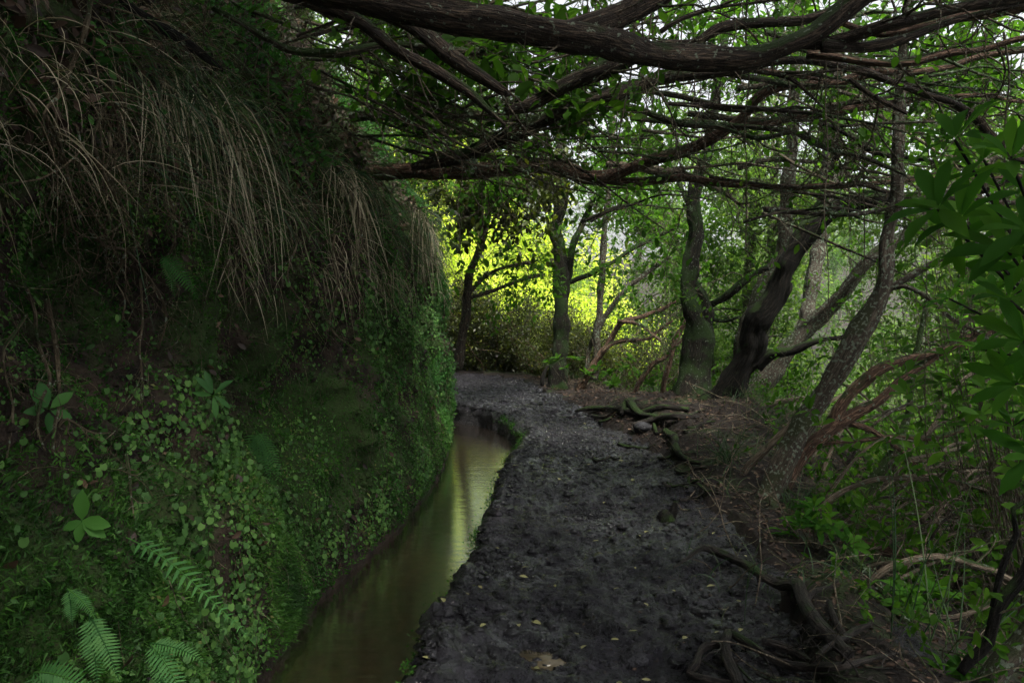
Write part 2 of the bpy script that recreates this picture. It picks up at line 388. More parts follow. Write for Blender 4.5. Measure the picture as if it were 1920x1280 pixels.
# ------------------------------------------------------------------ plan of the place
def table(pts):
    p = np.array(sorted([(q[1], q[0]) for q in pts])); return lambda y: np.interp(y, p[:, 0], p[:, 1])
kerb_px = [(765, 1279), (785, 1200), (835, 1115), (885, 1050), (893, 1000), (922, 940), (935, 890), (955, 850), (975, 833), (985, 812), (962, 790), (940, 776), (900, 766), (862, 761)]
kl = [GZ(*p)[:2] for p in kerb_px]
xl = table([(-.40, -3), (-.38, 1.5)] + [tuple(p) for p in kl] + [(-1.2, 11.6), (-2.2, 13), (-4, 14.5), (-8, 17), (-14, 20)])
xr = table([(1.15, -3), (1.2, 2), (1.28, 3.1), (1.45, 4.2), (1.5, 5.1), (1.46, 6.6), (1.5, 7.7), (1.12, 9.5), (.9, 11), (.7, 12.4), (.1, 15), (-2, 17), (-7, 20)])
xe = table([(1.3, -3), (1.4, 3), (1.6, 5), (1.8, 6), (2.25, 7.5), (2.7, 9), (2.7, 10.5), (2.2, 11.5), (1.6, 13), (1.0, 15), (-1, 17.5), (-6, 21)])
foot_px = [(490, 1279), (555, 1200), (600, 1130), (680, 1050), (760, 980), (828, 890), (853, 800)]
WZ = -.25
fl_ = [GZ(*p, WZ)[:2] for p in foot_px]
x0 = table([(-1.05, -3), (-1.12, 2)] + [tuple(p) for p in fl_] + [(-.95, 11.8), (-1.6, 12.8), (-3.4, 14.5), (-7, 17), (-14, 20)])
def H(x, y):
    """ground to the right of and beyond the path"""
    e = xe(y); t = x - e
    mound = .28 * np.exp(-((y - 9.3) / 2.0) ** 2) * np.clip((x - xr(y)) / .35, 0, 1) + .03
    top = np.where(x < xr(y) - .05, -.09, mound)
    t2 = np.maximum(t, 0); drop = .85 * (np.sqrt(t2 ** 2 + .25) - .5)
    far = np.maximum(y - 17.5, 0) * .35
    z = top - drop - far
    opp = np.maximum(y - 21, 0) * .62 / (1 + np.exp((x - 4.0) / 1.6)); z = z + opp + np.minimum(far, 1.2 + 0 * far) * (opp > 0) * 0
    z = np.maximum(z, -11 - .02 * y + .25 * np.maximum(np.hypot(x - 10, y) - 45, 0))
    z = z + np.clip(t2 * .4, 0, .6) * fbm(np.stack([x * .5, y * .5, 0 * x], -1), 3, 5) * .5
    return np.where((x < xl(y) + .06) & (y < 30), -1.2, z)

# --- ground
def axis(lo, a, b, hi, fine, n1, n2):
    return np.unique(np.concatenate([lo + (a - lo) * (1 - np.linspace(1, 0, n1) ** 2), np.arange(a, b, fine), b + (hi - b) * np.linspace(0, 1, n2) ** 2]))
gx = axis(-60, -2, 6, 110, .06, 24, 50); gy = axis(-25, 1, 14, 130, .08, 20, 60)
X, Y = np.meshgrid(gx, gy, indexing='ij'); Z = H(X, Y)
nearm = np.exp(-((X - 2) / 6) ** 2 - ((Y - 6) / 9) ** 2)
Z = Z + nearm * .05 * fbm(np.stack([X * 4, Y * 4, 0 * X], -1), 4, 3) * (X > xr(Y) - .1)
mb = MB(); grid(mb, np.stack([X, Y, Z], -1)); tag(mb.build('ground', M['soil']), 'steep leaf strewn forest slope falling away right of the path', kind='structure')
def ground_z(x, y):
    x = np.atleast_1d(x); y = np.atleast_1d(y)
    z = H(x, y) + np.exp(-((x - 2) / 6) ** 2 - ((y - 6) / 9) ** 2) * .05 * fbm(np.stack([x * 4, y * 4, 0 * x], -1), 4, 3) * (x > xr(y) - .1)
    return z

# --- path
ys = [-2.0]
while ys[-1] < 20: ys.append(ys[-1] + max(.018, .0045 * max(ys[-1], 0)))
ys = np.array(ys); us = np.linspace(0, 1, 170)
xlr = xl(ys) + .05 * vnoise(np.stack([ys * 3, 0 * ys, 0 * ys], -1), 4) + .025 * vnoise(np.stack([ys * 9, 0 * ys, 0 * ys], -1), 5)
xrr = xr(ys) + .55
def path_z(x, y, xle):
    q = np.stack([x, y, 0 * x], -1)
    z = .035 * fbm(q * 1.4, 3, 21) + .022 * fbm(q * [7, 7, 1], 3, 22) + .018 * np.abs(fbm(q * [16, 22, 1], 3, 23)) - .03 * np.clip(fbm(q * 4.3, 2, 29) - .45, 0, 1)
    c = (x - xle) / (xr(y) - xle + 1e-6)
    z = z - .03 * np.exp(-((c - .5) / .3) ** 2) + .03 * np.exp(-((x - xle - .09) / .07) ** 2) - .05 * np.exp(-((x - xle) / .04) ** 2)
    z = z - .10 * np.clip((x - xr(y)) / .5, 0, 1)
    for (bx, by, br, bh) in LUMPS: z = z + bh * np.exp(-((x - bx) ** 2 + (y - by) ** 2) / br ** 2)
    return z
LUMPS = []
for (px, py, br, bh) in [(1000, 742, .35, .03), (990, 736, .5, -.05), (1000, 762, .3, .05), (1100, 1105, .12, .03), (1110, 1130, .1, .04), (1120, 1165, .1, .03), (930, 1135, .1, .02), (1085, 955, .15, -.025), (1018, 1217, .13, -.05), (1180, 775, .25, .06), (1240, 870, .2, .05), (1200, 1030, .15, .02)]:
    g = GZ(px, py); LUMPS.append((g[0], g[1], br, bh))
XX = xlr[:, None] + (xrr - xlr)[:, None] * us[None]; YY = np.broadcast_to(ys[:, None], XX.shape)
ZZ = path_z(XX, YY, np.broadcast_to(xlr[:, None], XX.shape))
top = np.stack([XX, YY, ZZ], -1)
sk = []
for k, (dx, dz) in enumerate([(.02, -.62), (.015, -.4), (-.01, -.25), (.03, -.14), (.015, -.05)]):
    w = .03 * fbm(np.stack([ys * 7, 0 * ys + k * .7, 0 * ys], -1), 3, 31)
    sk.append(np.stack([xlr + dx + w, ys, ZZ[:, 0] + dz + .01 * vnoise(np.stack([ys * 20, 0 * ys + k, 0 * ys], -1), 3)], -1))
mb = MB(); grid(mb, np.concatenate([np.stack(sk, 1), top], 1)[:, ::-1]); tag(mb.build('path', M['mud']), 'wet dark muddy footpath with trodden surface', kind='structure')
def pz(x, y):
    x = np.atleast_1d(np.asarray(x, float)); y = np.atleast_1d(np.asarray(y, float)); return path_z(x, y, xl(y))
def surf(x, y):
    """top of path or ground"""
    x = np.atleast_1d(np.asarray(x, float)); y = np.atleast_1d(np.asarray(y, float))
    return np.where(x > xr(y) + .3, ground_z(x, y), np.maximum(pz(x, y), ground_z(x, y)))
def onground(px, py, z=0.):
    g = GZ(px, py, z)
    z = 0.
    for _ in range(12): z = .5 * z + .5 * float(np.clip(surf(g[0], g[1])[0], -.35, .35)); g = GZ(px, py, z)
    return g

# --- stream and bed
yy = np.linspace(-2, 12.2, 300)
cols = np.linspace(0, 1, 14)
A = x0(yy) - .25; Bx = xl(yy) + .12
XX = A[:, None] + (Bx - A)[:, None] * cols[None]; YY = np.broadcast_to(yy[:, None], XX.shape)
mb = MB(); grid(mb, np.stack([XX, YY, WZ + 0 * XX], -1)[:, ::-1]); tag(mb.build('stream', M['water']), 'still brown water of the narrow irrigation channel', kind='structure')
q = np.stack([XX, YY, 0 * XX], -1)
mb = MB(); grid(mb, np.stack([XX, YY, -.40 + .03 * fbm(q * 4, 4, 8)], -1)[:, ::-1])
mbed, nt, out = mat('stream_bed'); tc = node(nt, 'ShaderNodeTexCoord'); n1 = noise(nt, tc.outputs['Object'], 16, 5, .6)
vo = nt.nodes.new('ShaderNodeTexVoronoi'); vo.inputs['Scale'].default_value = 26; nt.links.new(tc.outputs['Object'], vo.inputs['Vector'])
c = ramp(nt, n1, [(.35, (.05, .035, .022)), (.55, (.14, .09, .055)), (.72, (.26, .19, .12))])
c = mixc(nt, mrange(nt, vo.outputs['Distance'], .1, .25, .6, 0), c, (.13, .10, .07))
pr = node(nt, 'ShaderNodeBsdfPrincipled', Roughness=.7); nt.links.new(c, pr.inputs['Base Color']); nt.links.new(pr.outputs[0], out.inputs[0])
tag(mb.build('stream_bed', mbed), 'brown pebbly bottom of the channel', kind='structure')

# --- bank: profile swept along y
prof = np.array([(0, -.75), (0, -.25), (-.03, 0), (-.09, .3), (-.16, .7), (-.22, 1.1), (-.25, 1.5), (-.24, 1.9), (-.28, 2.2), (-.40, 2.45), (-.66, 2.9), (-1.05, 3.6), (-1.7, 4.7), (-3.2, 6.6), (-7, 10.5), (-14, 16), (-40, 34)])
pl = np.concatenate([[0], np.cumsum(np.linalg.norm(np.diff(prof, axis=0), axis=1))])
vv = [0.0]
while vv[-1] < pl[-1]: vv.append(vv[-1] + (.028 if vv[-1] < 5 else .028 * (1 + (vv[-1] - 5) * 1.2)))
vv = np.array(vv); PX = np.interp(vv, pl, prof[:, 0]); PZ = np.interp(vv, pl, prof[:, 1])
by = [-6.0]
while by[-1] < 21: by.append(by[-1] + (.12 if by[-1] < .3 else .028 if by[-1] < 12.5 else .1))
by = np.array(by)
Yg, Vg = np.meshgrid(by, vv, indexing='ij')
Xg = x0(Yg) + np.interp(Vg, pl, prof[:, 0]); Zg = np.interp(Vg, pl, prof[:, 1])
q = np.stack([Yg * 1.0, Zg * 1.0, 0 * Yg], -1)
amp = np.clip((Zg + .3) / .8, .15, 1)
disp = .13 * fbm(q * [1.1, 1.3, 1], 3, 41) + .09 * fbm(q * [3.2, 2.6, 1], 3, 42) - .07 * np.abs(fbm(q * [5, 3.5, 1], 3, 47)) + .045 * fbm(q * 11, 3, 43) + .016 * fbm(q * 30, 2, 44)
rec = -.55 * np.exp(-((Yg - 3.0) / 1.0) ** 2 - ((Zg - 1.45) / .55) ** 2) - .25 * np.exp(-((Yg - 4.6) / .5) ** 2 - ((Zg - .9) / .3) ** 2) - .3 * np.exp(-((Yg - 1.6) / .8) ** 2 - ((Zg - 1.2) / .8) ** 2)
bulge = .16 * np.exp(-((Yg - 2.2) / .9) ** 2 - ((Zg - .35) / .45) ** 2) - .12 * np.clip((Yg - 10.5) / 1, 0, 1)
face = np.clip(1 - (Vg - 3.6) / 1.5, 0, 1)
Xg = Xg + amp * disp * (.35 + .65 * face) + (rec + bulge)
Zg = Zg + (1 - face) * .12 * fbm(q * [2, 2, 1] + [0, 0, 5], 3, 45) + .02 * fbm(q * 9 + 3, 2, 46) * amp
BG = np.stack([Xg, Yg, Zg], -1)
mb = MB(); grid(mb, BG); tag(mb.build('bank', M['bank']), 'tall mossy earth bank cut beside the channel', kind='structure')
du = np.gradient(BG, axis=0); dv = np.gradient(BG, axis=1); BN = nrm(np.cross(du, dv))
if BN[len(by) // 2, 40, 0] < 0: BN = -BN
def bank_sample(K, y0, y1, z0_, z1_, fn=None):
    """random points on the bank between y and z limits, kept with probability fn(pos)"""
    iy = np.where((by >= y0) & (by <= y1))[0]; iv = np.where((PZ >= z0_) & (PZ <= z1_))[0]
    a = R.integers(iy[0], iy[-1], K); b = R.integers(iv[0], max(iv[-1], iv[0] + 1), K)
    fa, fb = R.random(K)[:, None], R.random(K)[:, None]
    p = (BG[a, b] * (1 - fa) + BG[np.minimum(a + 1, len(by) - 1), b] * fa) * (1 - fb) + (BG[a, b + 1] * (1 - fa) + BG[np.minimum(a + 1, len(by) - 1), b + 1] * fa) * fb
    n = BN[a, b]
    if fn is not None:
        k = R.random(K) < fn(p); p, n = p[k], n[k]
    return p, n
def bank_at(px, py):
    """point of the bank seen at a pixel"""
    o = np.array([0, 0, CAMH]); pts = BG[(by > .3) & (by < 13)][:, PZ < 6].reshape(-1, 3); nn = BN[(by > .3) & (by < 13)][:, PZ < 6].reshape(-1, 3)
    d = nrm(P3(px, py, 5) - o); v = pts - o; t = v @ d; off = np.linalg.norm(v - t[:, None] * d, axis=1) / t
    c = np.where(off < .012)[0]
    if len(c) == 0: i = np.argmin(off)
    else: i = c[np.argmin(t[c])]
    return pts[i].copy(), nn[i].copy()
# ------------------------------------------------------------------ limbs, trunks and twigs
def S_px(pts, step=.05):
    """rows (px, py, distance, width in photo px) -> resampled (x,y,z,r)"""
    rows = [(*P3(a, b, d), w * .5 * d / F) for a, b, d, w in pts]
    return spline(rows, step)
def limb_mesh(name, S, m, parent, org, seed, sides=14, rough=.2, ridge=.15, wob=.03):
    mb = MB(); tube(mb, S, sides, seed, rough, ridge, wob); return mb.build(name, m, parent, org)
def twigs_from(S, K, L=(.3, 1.), r=.005, along=.8, wander=.22, grav=.05, t=(.1, 1.), n=9, side=None, lev2=3):
    """two levels of twigs out of a stem; returns list of (P, Rr) and tips"""
    i = (R.uniform(t[0], t[1], K) * (len(S) - 2)).astype(int); o = S[i, :3]; T = nrm(S[i + 1, :3] - S[i, :3])
    d = T * along * (1 if side is None else side) + R.normal(size=(K, 3)) * .6
    P = walk(o, d, R.uniform(*L, K), n, wander, grav); rr = r * R.uniform(.6, 1.6, K); Rr = taper(rr, n, .35)
    out = [(P, Rr, 5)]
    if lev2:
        K2 = K * lev2; a = R.integers(0, K, K2); b = R.integers(2, n - 1, K2); o2 = P[a, b]; T2 = nrm(P[a, b + 1] - P[a, b])
        P2 = walk(o2, T2 + R.normal(size=(K2, 3)) * .7, R.uniform(L[0] * .3, L[1] * .5, K2), 6, wander * 1.1, grav)
        out.append((P2, taper(rr[a] * .5, 6, .4), 3)); tips = np.concatenate([P[:, -1], P2[:, -1]]); td = nrm(np.concatenate([P[:, -1] - P[:, -3], P2[:, -1] - P2[:, -3]]))
    else: tips = P[:, -1]; td = nrm(P[:, -1] - P[:, -3])
    return out, tips, td
def put(mb, strs):
    for P, Rr, s in strs: strands(mb, P, Rr, s)
def lichen_on(mb, pts, K, size=.03):
    i = R.integers(0, len(pts), K); P = np.repeat(pts[i] + R.normal(size=(K, 3)) * .01, 14, 0)
    scatter(mb, 'rhomb', P + R.normal(size=P.shape) * size * .35, R.normal(size=P.shape) + [0, 0, -.3], R.normal(size=P.shape), size * R.uniform(.3, .8, len(P)))
SEED = [100]
def run_on(p):
    """carry a limb that leaves the frame on to its thin natural end"""
    p = list(p); a, b, d, w = p[-1]
    if a >= 1900: p += [(a + 330, b - 45, d + .1, w * .55), (a + 640, b - 20, d + .2, w * .2)]
    elif b <= 0: u, v = a - p[-2][0], b - p[-2][1]; k = 170 / max(1, math.hypot(u, v)); p += [(a + u * k, b + v * k - 20, d, w * .6), (a + 2 * u * k, b + 2 * v * k - 70, d, w * .25)]
    return p
def branch_thing(name, label, main, m, subs=(), tw=20, leaf=0, lich=6, cat='branch', group=None, L=(.3, 1.0), sides=14, leafsize=.07, along=.8, t=(.1, 1.), r=.005, mainname='limb', leafkind='oval', leafmat='leaf_mid', lev2=3):
    main = run_on(main); subs = [run_on(q_) for q_ in subs]; S = S_px(main); org = S[0, :3].copy()
    th = thing(name, org, label, cat, group); SEED[0] += 7
    limb_mesh(mainname, S, M[m], th, org, SEED[0], sides)
    allS = [S]
    for s in subs:
        SS = S_px(s); allS.append(SS); limb_mesh('branch', SS, M[m], th, org, SEED[0] + len(allS), max(8, sides - 4))
    if tw:
        mb = MB(); tips = []; td = []
        for SS in allS:
            st, a, b = twigs_from(SS, max(2, int(tw * min(1, len(SS) / 40))), L, r, along, t=t, lev2=lev2); put(mb, st); tips.append(a); td.append(b)
        mb.build('twigs', M['bark_twig'], th, org)['kind'] = 'stuff'
        tips = np.concatenate(tips); td = np.concatenate(td)
        if leaf:
            k = R.random(len(tips)) < leaf; mb = MB(); leaves_at(mb, tips[k], td[k], 7, leafsize, leafkind); o = mb.build('foliage', M[leafmat], th, org)
    if lich:
        mb = MB(); lichen_on(mb, np.concatenate([s[:, :3] + [0, 0, 0] for s in allS]) + [0, 0, .0], lich, .035); mb.build('lichen', M['lichen'], th, org)['kind'] = 'stuff'
    return th

B = branch_thing
B('overhanging_tree', 'thickest dark trunk arching over the path at the top, forking upward right', [(-180, -250, 3.1, 66), (120, -190, 3.25, 64), (400, -80, 3.4, 60), (640, -12, 3.4, 60), (840, 22, 3.4, 58), (975, 50, 3.4, 62), (1075, 74, 3.4, 66), (1180, 88, 3.45, 52), (1280, 103, 3.5, 46), (1380, 112, 3.5, 42), (1430, 102, 3.5, 40), (1480, 82, 3.5, 42), (1532, 60, 3.5, 40), (1582, 27, 3.5, 38), (1640, -20, 3.5, 36)],
  'bark_heath', [[(1050, 66, 3.45, 50), (1100, 48, 3.4, 52), (1145, 33, 3.4, 48), (1200, 12, 3.4, 44), (1270, -25, 3.4, 40)],
                 [(1500, 78, 3.5, 26), (1560, 80, 3.5, 26), (1650, 44, 3.4, 24), (1717, 30, 3.4, 22), (1785, 17, 3.4, 20), (1940, -8, 3.4, 18)],
                 [(1535, 90, 3.5, 22), (1616, 88, 3.5, 20), (1683, 74, 3.5, 18), (1750, 57, 3.5, 15), (1818, 37, 3.5, 13), (1940, 8, 3.5, 11)]], tw=16, lich=14, cat='tree', sides=26, mainname='trunk')
B('overhanging_branch', 'broken ended dark limb slanting down under the thickest trunk', [(690, -2, 3.7, 34), (730, 23, 3.7, 32), (790, 47, 3.7, 30), (841, 90, 3.7, 30), (892, 128, 3.7, 28), (950, 170, 3.7, 22), (958, 175, 3.7, 8)], 'bark_heath', tw=4, lich=3, sides=18)
B('overhanging_branch', 'long slanting red brown limb left of the broken ended one', [(520, -14, 4.0, 22), (588, 12, 4.0, 24), (640, 24, 4.0, 26), (684, 44, 4.0, 25), (741, 90, 4.0, 24), (808, 128, 4.0, 22), (875, 171, 4.0, 17), (909, 201, 4.0, 12), (948, 236, 4.0, 4)], 'bark_heath', tw=8, lich=4, sides=16)
B('overhanging_branch', 'short dark limb sloping down onto the bank at upper left', [(225, -5, 3.3, 16), (242, 17, 3.3, 19), (285, 47, 3.4, 20), (336, 74, 3.5, 19), (380, 104, 3.6, 16), (415, 132, 3.7, 8)], 'bark_black', tw=5, lich=3)
B('overhanging_branch', 'mossy wavy limb crossing behind the slanting limbs at upper left', [(400, 15, 4.4, 12), (453, 44, 4.4, 14), (504, 74, 4.4, 16), (554, 94, 4.5, 16), (640, 104, 4.5, 16), (724, 90, 4.6, 15), (808, 90, 4.6, 14), (892, 99, 4.6, 13), (925, 90, 4.6, 12), (965, 72, 4.6, 9)], 'bark_moss', tw=10, lich=8)
B('overhanging_branch', 'red barked limb running level across the path with a mossy left end', [(650, 316, 7.3, 26), (707, 322, 7.2, 30), (791, 320, 7.1, 30), (875, 320, 7.0, 29), (942, 317, 6.9, 29), (1010, 315, 6.8, 30), (1077, 323, 6.7, 30), (1127, 329, 6.6, 30), (1178, 312, 6.5, 26), (1228, 292, 6.4, 25), (1280, 284, 6.3, 24), (1335, 263, 6.2, 23), (1388, 228, 6.1, 22), (1424, 184, 6.0, 20), (1465, 165, 6.0, 19), (1532, 161, 6.0, 20), (1582, 158, 6, 18), (1650, 138, 6, 18), (1717, 134, 6, 16), (1784, 121, 6, 15), (1834, 104, 6, 14), (1940, 88, 6, 13)],
  'bark_red', [[(1120, 332, 6.6, 22), (1194, 341, 6.5, 17), (1278, 335, 6.4, 15), (1347, 343, 6.3, 14), (1414, 350, 6.2, 14), (1482, 356, 6.1, 14), (1549, 349, 6.1, 12), (1616, 343, 6.1, 10), (1717, 336, 6.1, 8), (1784, 333, 6.1, 7), (1940, 330, 6.1, 6)],
               [(1385, 240, 6.1, 15), (1448, 232, 6.1, 17), (1482, 225, 6.1, 16), (1549, 215, 6.1, 16), (1600, 203, 6.1, 15), (1650, 198, 6.1, 14), (1700, 191, 6.1, 12), (1750, 181, 6.1, 11), (1851, 181, 6.1, 9), (1940, 186, 6.1, 7)]], tw=26, leaf=.05, lich=30, sides=22, L=(.3, 1.1))
B('overhanging_branch', 'grey lichen spotted limb just above the level red barked limb', [(660, 226, 6.8, 18), (690, 222, 6.8, 20), (757, 222, 6.8, 20), (815, 239, 6.8, 18), (875, 246, 6.8, 16), (925, 265, 6.8, 14), (976, 279, 6.8, 11), (1015, 288, 6.8, 7)], 'bark_grey', tw=10, lich=14)
B('overhanging_branch', 'long mossy limb bending right above the bright gap', [(800, 214, 6.2, 12), (875, 212, 6.2, 18), (942, 219, 6.2, 20), (1010, 218, 6.2, 20), (1060, 208, 6.1, 19), (1110, 202, 6, 17), (1161, 205, 5.9, 16), (1211, 215, 5.8, 15), (1278, 235, 5.7, 13), (1340, 240, 5.7, 11), (1420, 262, 5.7, 9), (1488, 250, 5.7, 10), (1532, 269, 5.7, 11), (1565, 286, 5.7, 10), (1616, 296, 5.7, 9), (1666, 314, 5.7, 8), (1700, 330, 5.7, 5)], 'bark_moss', tw=24, leaf=.08, lich=20)
B('overhanging_branch', 'thick dark limb rising diagonally from the bank to the right', [(770, 312, 5.6, 14), (808, 304, 5.6, 24), (875, 288, 5.5, 30), (919, 268, 5.4, 32), (976, 248, 5.3, 32), (1026, 222, 5.2, 32), (1077, 196, 5.1, 28), (1127, 183, 5, 26), (1194, 166, 5, 24), (1245, 152, 5, 24), (1330, 138, 5, 22), (1400, 130, 5, 18), (1448, 116, 5, 15), (1515, 114, 5, 14), (1565, 124, 5, 14), (1616, 134, 5, 14), (1666, 151, 5, 14), (1734, 175, 5, 14), (1784, 191, 5, 15), (1834, 218, 5, 16), (1868, 259, 5, 15), (1940, 306, 5, 12)],
  'bark_heath', [[(1592, 150, 5, 10), (1633, 181, 5, 10), (1700, 214, 5, 7)], [(1414, 134, 5, 7), (1482, 148, 5, 7), (1515, 175, 5, 6), (1549, 208, 5, 4)], [(1250, 196, 5.3, 9), (1330, 200, 5.3, 10), (1400, 204, 5.3, 9), (1515, 212, 5.3, 7)]], tw=26, leaf=.08, lich=18, sides=18)
B('overhanging_branch', 'dark limb rising behind the thickest trunk toward the upper right', [(940, 205, 4.6, 14), (1010, 184, 4.6, 28), (1077, 150, 4.5, 32), (1145, 128, 4.4, 32), (1194, 108, 4.4, 30), (1250, 90, 4.4, 24), (1297, 84, 4.4, 20), (1347, 57, 4.4, 20), (1414, 47, 4.4, 20), (1482, 37, 4.4, 19), (1515, 30, 4.4, 18), (1565, 15, 4.4, 16), (1620, -15, 4.4, 14)], 'bark_heath', [[(1240, 60, 4.5, 9), (1280, 34, 4.5, 9), (1347, 13, 4.5, 8), (1448, 0, 4.5, 7)]], tw=16, leaf=.1, lich=8, sides=18)
B('overhanging_branch', 'limb leaving the thickest trunk and dipping toward the right edge', [(1520, 105, 4.2, 20), (1582, 111, 4.2, 18), (1650, 114, 4.2, 17), (1717, 118, 4.2, 16), (1784, 104, 4.2, 15), (1851, 94, 4.2, 13), (1940, 70, 4.2, 11)], 'bark_red', tw=16, lich=10)
B('overhanging_branch', 'pair of thin parallel limbs crossing in front of the pale gap', [(1110, 168, 5.6, 8), (1200, 172, 5.6, 10), (1280, 182, 5.6, 11), (1330, 195, 5.6, 12), (1380, 204, 5.6, 12), (1448, 203, 5.6, 10), (1515, 212, 5.6, 8), (1600, 225, 5.6, 6), (1700, 250, 5.6, 4)], 'bark_moss', [[(1180, 222, 5.9, 8), (1280, 232, 5.9, 11), (1340, 232, 5.9, 10), (1420, 238, 5.9, 8), (1500, 250, 5.9, 6), (1580, 280, 5.9, 4)]], tw=26, leaf=.04, lich=16)
B('overhanging_branch', 'thin straight limb sloping down right behind the lichen trunk', [(1490, 220, 6.4, 8), (1549, 238, 6.4, 9), (1600, 262, 6.4, 9), (1650, 286, 6.4, 9), (1734, 302, 6.4, 7), (1830, 312, 6.4, 5)], 'bark_black', tw=14, leaf=.1, lich=4)
B('overhanging_branch', 'lowest thin limb sagging toward the right edge above the rosettes', [(1600, 338, 6.3, 9), (1683, 360, 6.3, 10), (1750, 370, 6.3, 10), (1830, 370, 6.3, 9), (1940, 374, 6.3, 8)], 'bark_heath', tw=12, leaf=.15, lich=4)
B('overhanging_branch', 'brownish limb across the very top right corner', [(1560, 30, 3.9, 12), (1650, 60, 3.9, 18), (1740, 46, 3.9, 20), (1818, 20, 3.9, 22), (1900, 2, 3.9, 24), (1960, -14, 3.9, 24)], 'bark_red', tw=10, lich=8, sides=18)
B('overhanging_branch', 'reddish limb curving into the pale sky above the level limb', [(1060, 196, 5.9, 10), (1127, 178, 5.9, 16), (1194, 158, 5.9, 20), (1245, 150, 5.9, 22), (1300, 142, 5.9, 20), (1360, 128, 5.9, 16), (1440, 134, 5.9, 12), (1540, 150, 5.9, 9)], 'bark_red', tw=14, leaf=.05, lich=6, sides=16)

# thin interlaced branches filling the upper right, each its own
for k in range(130):
    px = R.uniform(1080, 1750); py = R.uniform(20, 420) if k % 3 else R.uniform(120, 330); d = R.uniform(5, 9); sl = R.uniform(-.25, .45); Ln = R.uniform(180, 420)
    bend = R.uniform(-30, 30)
    if k >= 52: px = R.uniform(430, 1000); py = R.uniform(-10, 300) if px > 640 else R.uniform(-10, 160); d = R.uniform(4.6, 7); sl = R.choice([R.uniform(.2, .7), R.uniform(-.5, .1)])
    pts = [(px + t * Ln, py + sl * t * Ln + bend * math.sin(math.pi * t) + R.uniform(-5, 5), d + R.uniform(-.3, .3) * t, (6.5 if k % 4 or k >= 52 else 12) * (1 - .65 * t)) for t in np.linspace(0, 1, 6)]
    B('thin_branch', 'thin bare curving branch in the tangle overhead at upper right', pts, ['bark_twig', 'bark_moss', 'bark_heath'][k % 3], tw=10, leaf=.1, lich=4, group='thin bare branches tangled overhead', sides=6, L=(.2, .8), r=.0035)

# --- trees on the right
T_ = lambda *a, **k: B(*a, cat='tree', mainname='trunk', **k)
T_('mossy_tree', 'mossy twin stemmed tree standing on the root mound', [(1296, 768, 10, 110), (1298, 742, 10, 74), (1302, 700, 10, 58), (1312, 640, 10, 54), (1310, 606, 10, 46), (1300, 575, 10, 38), (1290, 540, 10, 32), (1297, 490, 10, 32), (1303, 430, 10, 30), (1300, 385, 10, 28), (1312, 330, 10, 24), (1330, 270, 10, 20), (1342, 180, 10, 18), (1360, 60, 10, 16), (1370, -120, 10, 14)],
   'bark_darkmoss', [[(1310, 630, 10, 34), (1326, 590, 10, 32), (1318, 560, 10, 28), (1302, 530, 10.05, 20)], [(1304, 400, 10, 16), (1290, 378, 10, 12), (1270, 340, 10.2, 8), (1250, 290, 10.3, 6)], [(1335, 570, 10, 12), (1370, 550, 9.8, 18), (1400, 525, 9.7, 16), (1440, 500, 9.6, 10)], [(1338, 600, 10, 7), (1362, 602, 10, 8), (1390, 592, 10, 6)]], tw=18, leaf=.6, lich=24, sides=24, t=(.55, 1))
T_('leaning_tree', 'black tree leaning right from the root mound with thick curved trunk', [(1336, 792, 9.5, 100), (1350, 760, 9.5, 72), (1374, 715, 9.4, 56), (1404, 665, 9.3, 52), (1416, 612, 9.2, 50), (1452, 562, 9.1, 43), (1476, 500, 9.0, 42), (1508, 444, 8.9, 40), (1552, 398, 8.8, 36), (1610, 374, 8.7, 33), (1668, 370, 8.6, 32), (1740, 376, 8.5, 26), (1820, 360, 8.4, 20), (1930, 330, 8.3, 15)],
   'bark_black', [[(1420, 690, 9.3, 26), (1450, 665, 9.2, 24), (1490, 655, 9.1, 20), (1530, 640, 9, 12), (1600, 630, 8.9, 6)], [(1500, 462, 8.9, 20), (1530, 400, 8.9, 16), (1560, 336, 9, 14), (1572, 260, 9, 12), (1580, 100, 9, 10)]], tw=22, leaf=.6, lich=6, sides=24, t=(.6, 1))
T_('leaning_tree', 'slimmer brown trunk rising through the black leaning tree then straight up', [(1368, 790, 9.9, 44), (1384, 700, 9.9, 34), (1404, 610, 9.9, 32), (1428, 548, 9.9, 30), (1462, 490, 9.9, 28), (1470, 430, 9.9, 27), (1478, 350, 9.9, 26), (1484, 280, 9.9, 24), (1489, 180, 9.9, 22), (1494, 60, 9.9, 20), (1496, -120, 9.9, 16)], 'bark_grey', tw=16, leaf=.5, lich=16, t=(.5, 1), sides=16)
T_('leaning_tree', 'grey green lichen trunk leaning right behind the black tree', [(1372, 800, 10.6, 46), (1405, 748, 10.6, 42), (1440, 706, 10.5, 38), (1482, 655, 10.4, 34), (1530, 605, 10.3, 32), (1559, 575, 10.2, 30), (1620, 500, 10, 24), (1690, 440, 9.9, 20), (1790, 350, 9.8, 16), (1900, 280, 9.7, 12)], 'bark_grey', [[(1482, 640, 10.4, 12), (1530, 590, 10.2, 11), (1580, 545, 10, 10), (1640, 480, 9.8, 6)]], tw=18, leaf=.6, lich=20, t=(.4, 1), sides=16)
